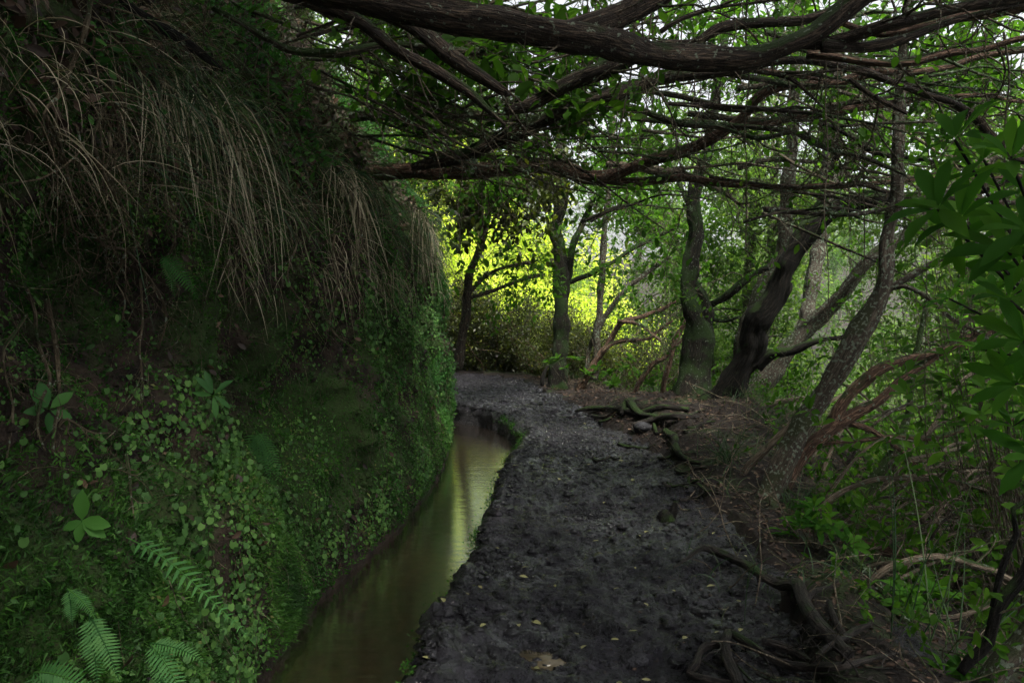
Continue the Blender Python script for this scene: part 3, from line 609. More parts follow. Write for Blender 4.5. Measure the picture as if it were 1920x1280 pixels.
T_('leaning_tree', 'mottled lichen trunk leaning right across the frame in the middle of the right side', [(1418, 985, 5.7, 62), (1438, 935, 5.8, 52), (1462, 880, 5.8, 46), (1498, 812, 5.8, 44), (1542, 742, 5.8, 42), (1582, 672, 5.8, 40), (1616, 612, 5.8, 38), (1645, 565, 5.8, 34), (1658, 510, 5.8, 29), (1667, 430, 5.8, 27), (1674, 370, 5.8, 26), (1682, 280, 5.8, 26), (1692, 180, 5.8, 22), (1700, 90, 5.8, 18), (1706, -40, 5.8, 15), (1712, -300, 5.8, 12)],
   'bark_grey', [[(1655, 558, 5.8, 16), (1682, 532, 5.75, 15), (1720, 507, 5.7, 13), (1770, 482, 5.6, 12), (1818, 460, 5.6, 10), (1930, 420, 5.5, 7)], [(1658, 552, 5.8, 10), (1695, 538, 5.7, 10), (1740, 556, 5.6, 10), (1784, 598, 5.5, 9), (1830, 620, 5.4, 7), (1920, 650, 5.3, 5)]], tw=16, leaf=.5, lich=26, sides=22, t=(.55, 1))
T_('slender_tree', 'dark forked trunk rising behind the black leaning tree to the top', [(1500, 640, 11.5, 26), (1530, 500, 11.5, 28), (1550, 380, 11.5, 32), (1558, 270, 11.5, 32), (1566, 170, 11.5, 30), (1575, 40, 11.5, 26), (1590, -140, 11.5, 20)], 'bark_grey', [[(1550, 360, 11.5, 22), (1600, 300, 11.4, 20), (1640, 240, 11.3, 18), (1700, 140, 11.2, 12)]], tw=16, leaf=.5, lich=14, t=(.2, 1), sides=16)
T_('reddish_tree', 'fallen reddish forked tree leaning low to the right beside the lichen trunk', [(1470, 920, 5.9, 26), (1498, 858, 6, 26), (1549, 812, 6, 25), (1599, 780, 6, 22), (1636, 757, 6, 19), (1683, 719, 6, 18), (1734, 685, 6, 16), (1790, 652, 6, 13), (1885, 611, 6, 10), (1960, 590, 6, 8)],
   'bark_red', [[(1560, 800, 6, 20), (1582, 755, 6, 22), (1616, 719, 6, 21), (1666, 679, 6, 19), (1734, 664, 6, 15), (1780, 646, 6, 12), (1880, 600, 6, 8)], [(1590, 786, 6, 13), (1633, 803, 6, 12), (1666, 830, 6, 11), (1700, 857, 6, 9), (1740, 900, 6, 7)], [(1540, 832, 6, 8), (1616, 826, 6, 9), (1683, 820, 6, 10), (1750, 823, 6, 10), (1818, 800, 6, 9), (1940, 780, 6, 6)]], tw=16, leaf=.4, lich=6, sides=18)
T_('bent_sapling', 'pale peeling stem bowing right from the path edge below the lichen trunk', [(1388, 915, 6.3, 13), (1400, 870, 6.3, 14), (1430, 838, 6.3, 14), (1470, 808, 6.3, 13), (1510, 786, 6.4, 10), (1580, 740, 6.5, 6)], 'bark_pale', tw=6, leaf=.3, lich=3, sides=12)
T_('bent_sapling', 'pale peeling stem low behind the leaf litter mound', [(1380, 800, 8.8, 8), (1400, 784, 8.8, 11), (1431, 764, 8.8, 12), (1470, 752, 8.8, 11), (1530, 742, 8.8, 7)], 'bark_pale', tw=6, leaf=.3, lich=3, sides=10)
T_('arching_branch', 'thin tan branch arching over the slope below the lichen trunk', [(1530, 962, 5, 8), (1565, 932, 5, 9), (1599, 915, 5, 9), (1650, 900, 5, 9), (1717, 898, 5, 9), (1784, 905, 5, 8), (1851, 924, 5, 8), (1940, 955, 5, 7)], 'bark_pale', tw=8, leaf=.2, lich=3, sides=10)
T_('arching_branch', 'thick tan branch arching above the pale one in the lower right', [(1630, 1098, 4.1, 12), (1655, 1076, 4.1, 15), (1683, 1060, 4.1, 16), (1734, 1045, 4.1, 15), (1784, 1046, 4.1, 14), (1851, 1065, 4.1, 13), (1940, 1088, 4.1, 12)], 'bark_pale', tw=8, leaf=.2, lich=3, sides=12)
T_('arching_branch', 'pale sagging branch lowest in the lower right', [(1695, 1138, 3.9, 6), (1740, 1152, 3.9, 9), (1790, 1160, 3.9, 9), (1851, 1140, 3.9, 8), (1885, 1112, 3.9, 7), (1940, 1080, 3.9, 6)], 'bark_pale', tw=6, leaf=.2, lich=3, sides=10)
T_('leaning_tree', 'mossy green trunk curving up from the slope behind the arching tan branch', [(1560, 1060, 6.6, 26), (1590, 1000, 6.6, 23), (1616, 951, 6.6, 22), (1640, 905, 6.6, 21), (1676, 850, 6.6, 20), (1700, 790, 6.6, 17), (1712, 700, 6.6, 13), (1740, 560, 6.6, 8)], 'bark_moss', tw=12, leaf=.5, lich=8, sides=14)
T_('fallen_log', 'red brown rotting log lying on the slope behind the young shrub', [(1560, 1002, 5.3, 22), (1600, 1010, 5.3, 30), (1650, 1024, 5.3, 32), (1700, 1036, 5.3, 30), (1760, 1040, 5.4, 22)], 'bark_red', tw=0, lich=0, sides=18)
T_('fallen_log', 'moss covered pole lying down the slope at lower right', [(1590, 1035, 4.4, 10), (1625, 1078, 4.2, 14), (1660, 1120, 4.0, 16), (1700, 1170, 3.8, 17), (1740, 1215, 3.6, 17), (1790, 1280, 3.4, 17)], 'bark_moss', tw=0, lich=12, sides=14)
T_('leaning_tree', 'brown trunk leaning out of the bottom right corner', [(1800, 1340, 3.0, 60), (1834, 1284, 3.0, 50), (1868, 1236, 3.0, 46), (1920, 1180, 3.0, 42), (1990, 1080, 3.0, 36), (2080, 900, 3.0, 30)], 'bark_grey', tw=0, lich=4, sides=22)
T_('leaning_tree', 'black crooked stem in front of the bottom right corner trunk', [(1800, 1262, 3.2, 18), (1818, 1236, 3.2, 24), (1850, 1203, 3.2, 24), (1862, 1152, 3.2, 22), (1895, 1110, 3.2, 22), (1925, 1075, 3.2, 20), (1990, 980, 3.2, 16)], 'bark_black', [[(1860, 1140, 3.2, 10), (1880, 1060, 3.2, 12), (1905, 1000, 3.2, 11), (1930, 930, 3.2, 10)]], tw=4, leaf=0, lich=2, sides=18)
T_('bare_shrub', 'bare red brown branching stems beside the thin grey trunk', [(1085, 730, 12.6, 14), (1110, 690, 12.6, 13), (1140, 645, 12.6, 11), (1166, 605, 12.5, 10), (1210, 592, 12.4, 9), (1245, 582, 12.3, 8), (1268, 566, 12.2, 6)], 'bark_red', [[(1130, 660, 12.5, 9), (1160, 640, 12.5, 8), (1215, 634, 12.4, 6), (1260, 600, 12.3, 5)], [(1185, 750, 11.2, 10), (1200, 712, 11.2, 10), (1225, 680, 11.2, 10), (1250, 668, 11.2, 8), (1282, 636, 11.2, 7)], [(1240, 745, 11, 9), (1246, 700, 11, 10), (1262, 650, 11, 9), (1290, 600, 11, 8)], [(1160, 600, 12.4, 8), (1200, 608, 12.3, 7), (1240, 640, 12, 5)]], tw=26, leaf=.05, lich=4, sides=10, L=(.4, 1.3))
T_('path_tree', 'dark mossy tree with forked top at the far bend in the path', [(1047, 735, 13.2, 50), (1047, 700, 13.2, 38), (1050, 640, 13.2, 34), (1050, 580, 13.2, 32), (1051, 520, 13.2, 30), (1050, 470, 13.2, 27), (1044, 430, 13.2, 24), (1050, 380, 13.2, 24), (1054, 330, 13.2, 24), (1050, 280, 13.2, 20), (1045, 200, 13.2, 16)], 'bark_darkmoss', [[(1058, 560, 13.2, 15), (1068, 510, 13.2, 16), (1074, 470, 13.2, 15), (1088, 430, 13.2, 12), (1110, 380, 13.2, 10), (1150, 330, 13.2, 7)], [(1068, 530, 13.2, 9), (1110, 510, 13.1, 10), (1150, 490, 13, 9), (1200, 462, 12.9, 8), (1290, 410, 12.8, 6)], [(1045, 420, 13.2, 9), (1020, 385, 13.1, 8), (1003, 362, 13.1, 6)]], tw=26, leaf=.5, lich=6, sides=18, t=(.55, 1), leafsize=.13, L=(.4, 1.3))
T_('slender_tree', 'thin pale grey trunk standing right of the far bend tree', [(1112, 712, 12.7, 15), (1116, 660, 12.7, 13), (1123, 600, 12.7, 12), (1128, 540, 12.7, 12), (1131, 480, 12.7, 11), (1136, 420, 12.7, 10), (1142, 330, 12.7, 9), (1150, 200, 12.7, 7)], 'bark_grey', [[(1098, 700, 12.8, 8), (1112, 640, 12.8, 9), (1150, 570, 12.7, 9), (1200, 520, 12.6, 8), (1260, 478, 12.5, 6)]], tw=18, leaf=.5, lich=6, sides=12, t=(.5, 1), leafsize=.12)
T_('leaning_tree', 'slim trunk hugging the end of the bank left of the bright gap', [(858, 690, 12.2, 18), (866, 640, 12.2, 18), (872, 580, 12.2, 17), (878, 530, 12.2, 16), (893, 480, 12.2, 15), (907, 440, 12.2, 14), (918, 400, 12.2, 12), (930, 350, 12.2, 10), (938, 300, 12.2, 8)], 'bark_heath', [[(878, 556, 12.2, 7), (910, 548, 12.3, 7), (955, 533, 12.4, 7), (1000, 518, 12.5, 6), (1020, 516, 12.5, 4)], [(880, 550, 12.2, 6), (900, 528, 12.3, 7), (935, 505, 12.4, 6), (985, 493, 12.5, 6), (1012, 502, 12.6, 4)]], tw=20, leaf=.55, lich=2, sides=12, leafsize=.12, t=(.4, 1))
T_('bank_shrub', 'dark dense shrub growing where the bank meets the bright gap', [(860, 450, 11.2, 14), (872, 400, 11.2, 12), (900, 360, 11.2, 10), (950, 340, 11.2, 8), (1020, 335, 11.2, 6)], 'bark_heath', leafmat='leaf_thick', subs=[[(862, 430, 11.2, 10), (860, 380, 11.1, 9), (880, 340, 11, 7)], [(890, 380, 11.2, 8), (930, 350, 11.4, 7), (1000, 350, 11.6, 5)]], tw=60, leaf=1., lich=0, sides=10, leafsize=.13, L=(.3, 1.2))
B('leaning_stick', 'short upright stick in front of the far bend tree', [(1017, 722, 12.2, 9), (1020, 705, 12.2, 8), (1028, 682, 12.2, 5)], 'bark_black', tw=0, lich=0, cat='stick', sides=8)

for k in range(64):
    px = R.uniform(1420, 1850); py = R.uniform(800, 1180); d = 11.5 - py * .0062 + R.uniform(-.2, .8); Ln = R.uniform(90, 330); h_ = R.uniform(-90, 10); e_ = R.uniform(-160, 60)
    pts = [(px + t * Ln, py + h_ * math.sin(math.pi * t) + e_ * t + R.uniform(-4, 4), d + .4 * t, 8 - 5 * t) for t in np.linspace(0, 1, 6)]
    B('bare_sapling', 'thin bare stem arching over the slope', pts, ['bark_twig', 'bark_heath', 'bark_pale'][k % 3], tw=7, leaf=.08, lich=0, group='thin stems arching over the slope', sides=6, L=(.15, .6), r=.003, leafsize=.06)

# --- background woods: a few kinds, copied
def proto_tree(h, cr, lean, barkm, leafm, ntip=900, lsize=.12, k=9, low=.25):
    base = np.zeros(3)
    rows = [(lean * t * t * h + .12 * math.sin(t * 5 + h), .1 * math.cos(t * 4), t * h, .09 * h / 7 * (1.15 - t * .9)) for t in np.linspace(0, 1, 7)]
    S = spline(rows, .2); th = thing('forest_tree', (0, 0, 0), None, None)
    limb_mesh('trunk', S, M[barkm], th, base, int(h * 10), 10, wob=.05)
    i = (R.uniform(low, .98, 26) * (len(S) - 2)).astype(int); o = S[i, :3]; az = R.uniform(0, 6.28, 26)
    d = np.stack([np.cos(az), np.sin(az), R.uniform(.0, .8, 26)], -1); P1 = walk(o, d, cr * R.uniform(.6, 1.15, 26), 9, .16, .0, .03)
    mb = MB(); strands(mb, P1, taper(.02 * R.uniform(.6, 1.4, 26), 9, .3), 5)
    a = R.integers(0, 26, 170); b = R.integers(2, 8, 170); P2 = walk(P1[a, b], P1[a, b + 1] - P1[a, b] + R.normal(size=(170, 3)) * .25, cr * R.uniform(.25, .5, 170), 6, .25)
    strands(mb, P2, taper(np.full(170, .007), 6, .4), 3); mb.build('branches', M[barkm], th, base)['kind'] = 'stuff'
    a = R.integers(0, 170, ntip); b = R.integers(1, 6, ntip); tips = P2[a, b] + R.normal(size=(ntip, 3)) * .12; td = nrm(P2[a, np.minimum(b + 1, 5)] - P2[a, b - 1] + .01)
    mb = MB(); leaves_at(mb, tips, td, k, lsize, 'rhomb', jit=.09); mb.build('crown', M[leafm], th, base); return th
def proto_bush(h, w, barkm, leafm, ntip=500, lsize=.1, k=8, name='forest_shrub'):
    th = thing(name, (0, 0, 0), None, None); K = 22; az = R.uniform(0, 6.28, K)
    P1 = walk(np.stack([np.cos(az) * .12, np.sin(az) * .12, 0 * az - .1], -1), np.stack([np.cos(az) * w / h, np.sin(az) * w / h, 0 * az + 1], -1), h * R.uniform(.7, 1.1, K), 9, .14)
    mb = MB(); strands(mb, P1, taper(.016 * R.uniform(.6, 1.4, K), 9, .3), 5)
    a = R.integers(0, K, 150); b = R.integers(1, 8, 150); P2 = walk(P1[a, b], P1[a, b + 1] - P1[a, b] + R.normal(size=(150, 3)) * .25, R.uniform(.25, .6, 150) * w, 6, .25)
    strands(mb, P2, taper(np.full(150, .006), 6, .4), 3); mb.build('stems', M[barkm], th, (0, 0, 0))['kind'] = 'stuff'
    a = R.integers(0, 150, ntip); b = R.integers(0, 6, ntip); tips = P2[a, b] + R.normal(size=(ntip, 3)) * .1; td = nrm(P2[a, 5] - P2[a, 0])
    mb = MB(); leaves_at(mb, tips, td, k, lsize, 'rhomb', jit=.08); mb.build('foliage', M[leafm], th, (0, 0, 0)); return th
def place(proto, lst, label, cat, group, used=[]):
    for (x, y, s, rz) in lst:
        if id(proto) in used: o = copy_tree(proto)
        else: o = proto; used.append(id(proto))
        o.location = (x, y, (float(ground_z(x, y)[0]) if x > xl(y) or y > 19.5 else float(np.interp(x0(y) - x, -prof[::-1, 0][::-1], prof[:, 1]))) - .05); o.rotation_euler = (0, 0, rz); o.scale = (s, s, s); tag(o, label, cat, group)
PR = [proto_tree(8, 1.9, .12, 'bark_grey', 'leaf_far'), proto_tree(9.5, 2.2, -.08, 'bark_moss', 'leaf_far', low=.35), proto_tree(7, 1.8, .25, 'bark_grey', 'leaf_mid'), proto_tree(10, 2.0, .05, 'bark_heath', 'leaf_far', low=.45)]
BR = [proto_bush(2.6, 1.3, 'bark_twig', 'leaf_mid', 1000), proto_bush(3.6, 1.5, 'bark_twig', 'leaf_mid', 1400), proto_bush(1.8, 1.1, 'bark_twig', 'leaf_mid', 900, .09)]
tl = [[] for _ in PR]; bl = [[] for _ in BR]
def ok(x, y): return x > xe(y) + .4 if y < 16 else True
g = 0
for k in range(400):
    y = R.uniform(9, 46); x = R.uniform(.08, .72) * y
    if x < xe(min(y, 15)) + 1.6 or x > 24 or (x / y < .17 and y > 13): continue
    if y < 14 and x / y < .55: continue
    tl[g % 4].append((x, y, R.uniform(.8, 1.35), R.uniform(0, 6.28))); g += 1
    if g >= 32: break
g = 0
for k in range(900):
    y = R.uniform(5.5, 26); x = R.uniform(.15, .72) * y
    e = xe(min(y, 15))
    if x < e + .8 or x > 16 or (x / y < .2 and y > 15): continue
    if (x / y < .53 and y < 13.5) or (y < 7.6 and x / y < .70): continue
    if y < 7.5 and x < e + 2.0: continue
    bl[g % 3].append((x, y, R.uniform(.7, 1.3), R.uniform(0, 6.28))); g += 1
    if g >= 56: break
for k in range(12):
    y = R.uniform(40, 95); x = R.uniform(.06, .7) * y; tl[k % 4].append((x, y, R.uniform(1.6, 2.6), R.uniform(0, 6.28)))
tl[1].append((4.4, 15.5, 1., 2)); tl[3].append((6, 19, 1.3, 4))
for p, l in zip(PR, tl): place(p, l, 'leafy evergreen tree in the woods down the slope on the right', 'tree', 'trees in the woods down the slope')
for p, l in zip(BR, bl): place(p, l, 'leafy evergreen bush on the slope right of the path', 'bush', 'bushes on the slope right of the path')
# thicket at the bend and sunlit bushes beyond it
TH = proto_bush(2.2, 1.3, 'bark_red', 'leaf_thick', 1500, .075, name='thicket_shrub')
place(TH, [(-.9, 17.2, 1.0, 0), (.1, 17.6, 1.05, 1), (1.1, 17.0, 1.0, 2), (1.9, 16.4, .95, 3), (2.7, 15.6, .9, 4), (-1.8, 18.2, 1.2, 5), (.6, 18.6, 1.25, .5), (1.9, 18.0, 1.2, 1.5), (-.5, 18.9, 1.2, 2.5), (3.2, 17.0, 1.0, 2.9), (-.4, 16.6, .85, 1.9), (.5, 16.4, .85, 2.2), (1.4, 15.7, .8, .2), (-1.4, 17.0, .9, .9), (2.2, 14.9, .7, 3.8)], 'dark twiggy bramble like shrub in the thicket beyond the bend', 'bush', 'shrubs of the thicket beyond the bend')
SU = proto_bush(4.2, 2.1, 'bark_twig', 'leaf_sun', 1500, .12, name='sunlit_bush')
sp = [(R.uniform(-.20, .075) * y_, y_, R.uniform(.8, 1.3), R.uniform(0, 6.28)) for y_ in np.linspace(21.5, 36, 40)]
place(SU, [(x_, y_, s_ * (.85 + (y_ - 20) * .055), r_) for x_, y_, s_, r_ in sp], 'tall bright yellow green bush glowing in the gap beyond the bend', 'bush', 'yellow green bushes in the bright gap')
place(PR[1], [(x_, y_, 1.2, y_) for x_, y_ in [(-9, 27), (-6.5, 31), (-3.5, 40), (0, 42), (3.5, 38), (6, 34), (5.5, 29), (-12, 33), (8, 40), (1.5, 33), (-1.5, 35)]], 'tall tree on the rising slope beyond the bright gap', 'tree', 'trees on the slope beyond the gap')
FB = proto_bush(3.4, 1.9, 'bark_twig', 'leaf_far', 1500, .13)
place(PR[3], [(-3.4, 19.8, 1.1, 3), (4.6, 19.4, 1., 4)], 'tall slim tree with a high crown behind the dark thicket', 'tree', 'tall slim trees behind the thicket')
place(FB, [(R.uniform(.08, .32) * y_, y_, R.uniform(.8, 1.4) * (.8 + (y_ - 19) * .04), R.uniform(0, 6.28)) for y_ in np.linspace(19, 44, 28)], 'bright green bush on the far slope right of the yellow gap', 'bush', 'green bushes on the far slope')
place(PR[2], [(-3.4, 12.6, .75, 0), (-4.3, 10.2, .7, .6), (-3.0, 14.6, .8, -.3), (-5.2, 13.4, .8, 1), (-4.6, 8.0, .65, .2), (-6.2, 10.8, .8, 2), (-2.6, 16.4, .85, 0.1), (-4.5, 17, .9, .9)], 'dark leafy tree on the bank top behind the crossing limbs', 'tree', 'trees on the bank top')
place(BR[0], [(-2.9, 9.4, .6, 0), (-3.0, 11.2, .7, 1), (-2.7, 12.8, .6, 2), (-4.0, 7.0, .7, 3), (-4.6, 9.2, .9, 4), (-3.3, 7.9, .5, 5), (-5.2, 6.4, .9, 2.4)], 'dark bush on the slope above the grassy bank', 'bush', 'bushes on the bank top')
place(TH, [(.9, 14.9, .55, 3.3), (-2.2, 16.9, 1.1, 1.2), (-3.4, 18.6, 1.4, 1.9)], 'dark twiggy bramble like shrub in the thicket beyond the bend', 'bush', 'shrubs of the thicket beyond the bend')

# --- leaf clumps added overhead, mostly above the frame, to block sky and sun
def blob_leaves(mb, C, rad, per, size, kind='rhomb'):
    K = len(C); P = np.repeat(C, per, 0) + R.normal(size=(K * per, 3)) * np.repeat(rad, per)[:, None] * [1, 1, .45]
    scatter(mb, kind, P, R.normal(size=P.shape) * [1, 1, .5], nrm(R.normal(size=P.shape) * .5 + [0, 0, 1]), size * R.uniform(.6, 1.2, len(P)), np.clip(np.repeat(R.random(K) * .5, per) + R.random(len(P)) * .5, 0, 1))
mb = MB()
C = []
for k in range(1500):
    x = R.uniform(-9, 9); y = R.uniform(-12, 12.5); z = 5.3 + R.random() ** 1.5 * 2.2 + max(0, -x - 2) * .9
    dens = 1.0 if y < 5 else max(.25, 1 - (y - 5) * .11)
    if x > 2: dens *= .75
    if x > 4 and y > 3: dens *= .4
    if R.random() < dens and z > 1.7 + .41 * y: C.append((x, y, z))
for k in range(740):  # extra unseen clumps to darken the left bank
    x = R.uniform(-8, -.4); y = R.uniform(-6, 4.5); z = 4.4 + R.random() * 1.2 + max(0, -x - 1.5) * .9
    if z > 1.9 + .41 * max(y, 0): C.append((x, y, z))
for k in range(400):  # extra unseen clumps to keep sun off the near right slope
    x = R.uniform(1.5, 10); y = R.uniform(-10, 4.5); z = 5.0 + R.random() * 2
    if z > 1.9 + .41 * max(y, 0): C.append((x, y, z))
for k in range(170):  # extra clumps placed to shade the thicket
    x = R.uniform(-5, 2.6); y = R.uniform(12.3, 15.8); z = 7.2 + R.random() * 1.6
    if z > 1.7 + .41 * y: C.append((x, y, z))
C = np.array(C); blob_leaves(mb, C, np.full(len(C), .34), 60, .2)
tag(mb.build('shade_canopy', M['canopy'], None), 'dense leaf canopy added above the branches, mostly unseen, to shade the path', 'foliage', kind='stuff')
# leaves and shrubs between the limbs, upper middle
mb = MB(); tw = MB(); tips = []
for (px, py, d, w, h, n) in [(930, 110, 5.2, 120, 60, 15), (1080, 190, 5.4, 120, 40, 16), (820, 130, 5.5, 120, 60, 12), (1000, 60, 6, 200, 60, 12), (730, 60, 6, 120, 60, 18), (1010, 250, 8, 160, 60, 20), (760, 200, 6.4, 90, 60, 10), (1200, 250, 9, 160, 100, 26), (940, 360, 10.5, 80, 30, 16), (1350, 90, 8, 200, 80, 26), (1600, 250, 9, 260, 160, 40), (1500, 60, 9, 300, 60, 36), (1800, 90, 7, 160, 100, 34), (1800, 200, 7, 160, 100, 30), (1150, 300, 12, 140, 100, 30)]:
    for k in range(n): tips.append(P3(px + R.normal() * w * .45, py + R.normal() * h * .45, d + R.normal() * .5))
tips = np.array(tips); dd = R.normal(size=tips.shape) + [0, 0, -.2]
Pw = walk(tips, -dd + [0, 0, .4], .6, 7, .2); strands(tw, Pw, taper(np.full(len(tips), .005), 7, .6)[:, ::-1], 4)
for k in range(7): leaves_at(mb, Pw[:, k], nrm(dd), 4 if k < 4 else 2, .12, 'oval', jit=.05)
o = thing('overhead_shrub', tips[0], 'leafy twigs growing among the crossing limbs at the top middle', 'foliage'); mb.build('foliage', M['leaf_mid'], o, tips[0]); tw.build('twigs', M['bark_twig'], o, tips[0])['kind'] = 'stuff'
# ------------------------------------------------------------------ cover of the bank
def pat(p, s, seed, lo=0., hi=.3): return np.clip((vnoise(p * s, seed) + .5 * vnoise(p * s * 2.3, seed + 9) - lo) / (hi - lo), 0, 1)
def cover(name, label, kind, material, K, y0, y1, z0_, z1_, size, fn=None, out_=.5, down=.3, k=1, jit=.0, nj=.5, lift=.005):
    p, n = bank_sample(K, y0, y1, z0_, z1_, fn); p = p + n * lift
    if k > 1: p = np.repeat(p, k, 0) + R.normal(size=(len(p) * k, 3)) * jit; n = np.repeat(n, k, 0)
    d = n * out_ + R.normal(size=p.shape) * .7 + [0, 0, -down]; nn = nrm(n + R.normal(size=p.shape) * nj)
    mb = MB(); scatter(mb, kind, p, d, nn, size * R.uniform(.5, 1.3, len(p)), np.clip(.5 + .5 * vnoise(p * 6, 77) + R.normal(size=len(p)) * .2, 0, 1))
    return tag(mb.build(name, material), label, kind='stuff')
cover('moss', 'soft green moss covering the lower bank', 'rhomb', M['moss'], 130000, .6, 11.3, -.22, 2.4, .018, lambda p: .4 + .6 * pat(p, 1.6, 51, -.3, .3), .9, 0, 2, .008)
cover('clubmoss', 'feathery bright green clubmoss mat at the lower left', 'needle', M['clubmoss'], 70000, .8, 4.2, -.2, 1.05, .03, lambda p: pat(p, 1.2, 52, -.5, .1) * np.clip(1.4 - p[:, 2] - .25 * (p[:, 1] - 1.5), 0, 1), 1., 0, 3, .015, lift=.015)
def stalked(name, label, K, y0, y1, z0_, z1_, size, fn, m='penny'):
    p, n = bank_sample(K, y0, y1, z0_, z1_, fn); q = p + n * R.uniform(.015, .06, len(p))[:, None]
    d = nrm([0, -.15, -1.] + R.normal(size=p.shape) * .35 + n * .1); nn = nrm(n * 1. + [.1, -.5, .6] + R.normal(size=p.shape) * .3)
    mb = MB(); scatter(mb, 'round', q - d * size * .1, d, nn, size * R.uniform(.45, 1.25, len(p)), np.clip(R.random(len(p)) * .9, 0, 1)); return tag(mb.build(name, M[m]), label, kind='stuff')
stalked('pennywort', 'small round leaved pennywort dotting the bank face', 26000, 1.2, 11.2, -.15, 1.9, .027, lambda p: pat(p, 1.3, 61, -.15, .5) * np.clip((p[:, 1] - 1.9) / 1.6, .04, 1) * np.clip((1.95 - p[:, 2]) / .9, 0, 1))
cover('creeper_leaves', 'tiny leaved creeper trailing over the bank', 'rhomb', M['penny'], 90000, 1.5, 11.3, -.2, 2.0, .022, lambda p: pat(p, 2.0, 63, -.4, .4), .4, .8, 1, lift=.012)
cover('maidenhair', 'hanging maidenhair fern fronds on the far part of the bank', 'rhomb', M['fern'], 60000, 6.0, 11.3, .0, 2.2, .03, lambda p: pat(p, 1.1, 64, 0, .35), .6, .9, 2, .02, lift=.03)
cover('leaf_litter_bank', 'brown dead leaves caught on the sloping top of the bank', 'oval', M['litter'], 16000, .4, 11, 2.05, 4.6, .06, None, .3, .2, 1, lift=.01)
cover('bank_herbs', 'small green herbs on the upper slope of the bank', 'oval', M['fern'], 9000, 2.5, 11, 2.2, 4.4, .05, lambda p: pat(p, 1.2, 65, .1, .5), .9, 0, 3, .03, lift=.03)

p, n = bank_sample(16000, .8, 11.3, -.2, 2.3, lambda p: 1 - .7 * pat(p, 1.6, 51, -.3, .3)); K = len(p); s_ = .004 + .028 * R.random(K) ** 4
V8 = nrm(np.array([[1, 0, 0], [-1, 0, 0], [0, 1, 0], [0, -1, 0], [0, 0, 1], [0, 0, -1], [.7, .7, .1], [-.7, .7, .1], [.7, -.7, .1], [-.7, -.7, .1]], float))
FC = [[4, 0, 6], [4, 6, 2], [4, 2, 7], [4, 7, 1], [4, 1, 9], [4, 9, 3], [4, 3, 8], [4, 8, 0], [5, 6, 0], [5, 2, 6], [5, 7, 2], [5, 1, 7], [5, 9, 1], [5, 3, 9], [5, 8, 3], [5, 0, 8]]
V = p[:, None] + V8[None] * s_[:, None, None] * R.uniform(.5, 1.3, (K, 10, 1)); lp_ = (np.array(FC).ravel()[None] + (np.arange(K) * 10)[:, None]).ravel(); mb = MB(); mb.add(V.reshape(-1, 3), lp_, np.arange(0, len(lp_), 3)); tag(mb.build('bank_crumbs', M['bank'], smooth=False), 'crumbling earth and grit on the face of the bank', kind='stuff')
mb = MB(); p, n = bank_sample(3600, 1, 11.3, .1, 2.3); K = len(p); P = walk(p - n * .01, n * .5 + R.normal(size=p.shape) * .3 + [0, 0, -.5], R.uniform(.05, .3, K), 7, .16, .25); strands(mb, P, taper(R.uniform(.0008, .0022, K), 7, .5), 3); tag(mb.build('hair_roots', M['hairroot']), 'fine hair roots hanging from the face of the bank', kind='stuff')
cover('wall_herbs', 'small mixed herbs sprouting from the bank face', 'oval', M['penny'], 700, 1.2, 11.2, -.15, 2.1, .035, None, .8, .6, 3, .02, lift=.03)
cover('caught_leaves', 'dead leaves caught on the bank face', 'oval', M['litter'], 900, .8, 11.2, -.15, 2.2, .05, None, .3, .6, 1, lift=.02)
def blades(K, p, n, L, w, m_out=.9, grav=.35, wander=.06, nseg=9, up=.4):
    d = n * m_out + R.normal(size=p.shape) * .35 + [0, 0, up]
    P = [p]; d = nrm(d); seg = (L / (nseg - 1))[:, None]; q = p.copy(); ww = R.normal(size=p.shape) * wander
    for i in range(nseg - 1): d = nrm(d + [0, 0, -grav] + ww); q = q + d * seg; P.append(q)
    P = np.stack(P, 1); Rr = (w / 2)[:, None] * np.concatenate([np.linspace(.7, 1, 3), np.linspace(1, .12, nseg - 3)])[None]; return P, Rr
def lip(K, y0, y1, z0_=2.0, z1_=2.75, fn=None): return bank_sample(K, y0, y1, z0_, z1_, fn)
mb = MB(); p, n = lip(2400, 3.2, 11.4, 2.0, 2.7, lambda p: pat(p, 1.4, 81, -.2, .3)); P, Rr = blades(0, p, n, R.uniform(.25, .75, len(p)), R.uniform(.003, .007, len(p))); strands(mb, P, Rr, 2)
p, n = lip(1700, 3.0, 11.4, 2.6, 4.8, lambda p: pat(p, 1.2, 82, -.2, .3)); P, Rr = blades(0, p, n, R.uniform(.2, .6, len(p)), R.uniform(.003, .006, len(p)), .8, .22, up=.9); strands(mb, P, Rr, 2)
tag(mb.build('grass', M['grass']), 'long green grass drooping over the lip of the bank', kind='stuff')
mb = MB(); p, n = lip(5000, 4.2, 11.4, 1.6, 2.6, lambda p: .12 + pat(p, 1.1, 71, 0, .3)); P, Rr = blades(0, p, n, R.uniform(.15, .5, len(p)), R.uniform(.002, .006, len(p)), .3, .4, .15, up=-.2); strands(mb, P, Rr, 2)
p, n = lip(1500, 1., 5, 1.9, 3.4); P, Rr = blades(0, p, n, R.uniform(.2, .5, len(p)), R.uniform(.002, .004, len(p)), .6, .3, .1); strands(mb, P, Rr, 2)
tag(mb.build('dry_grass', M['straw']), 'dead straw coloured grass hanging down the bank', kind='stuff')
mb = MB(); K = 1500; p, n = bank_sample(K, .6, 8, 1.9, 5.0); P = walk(p + n * .03, n * .5 + R.normal(size=p.shape) * [.4, 1, .5] + [0, 0, -.2], R.uniform(.15, .8, K), 9, .16, .06); strands(mb, P, taper(R.uniform(.0015, .0045, K), 9, .4), 4)
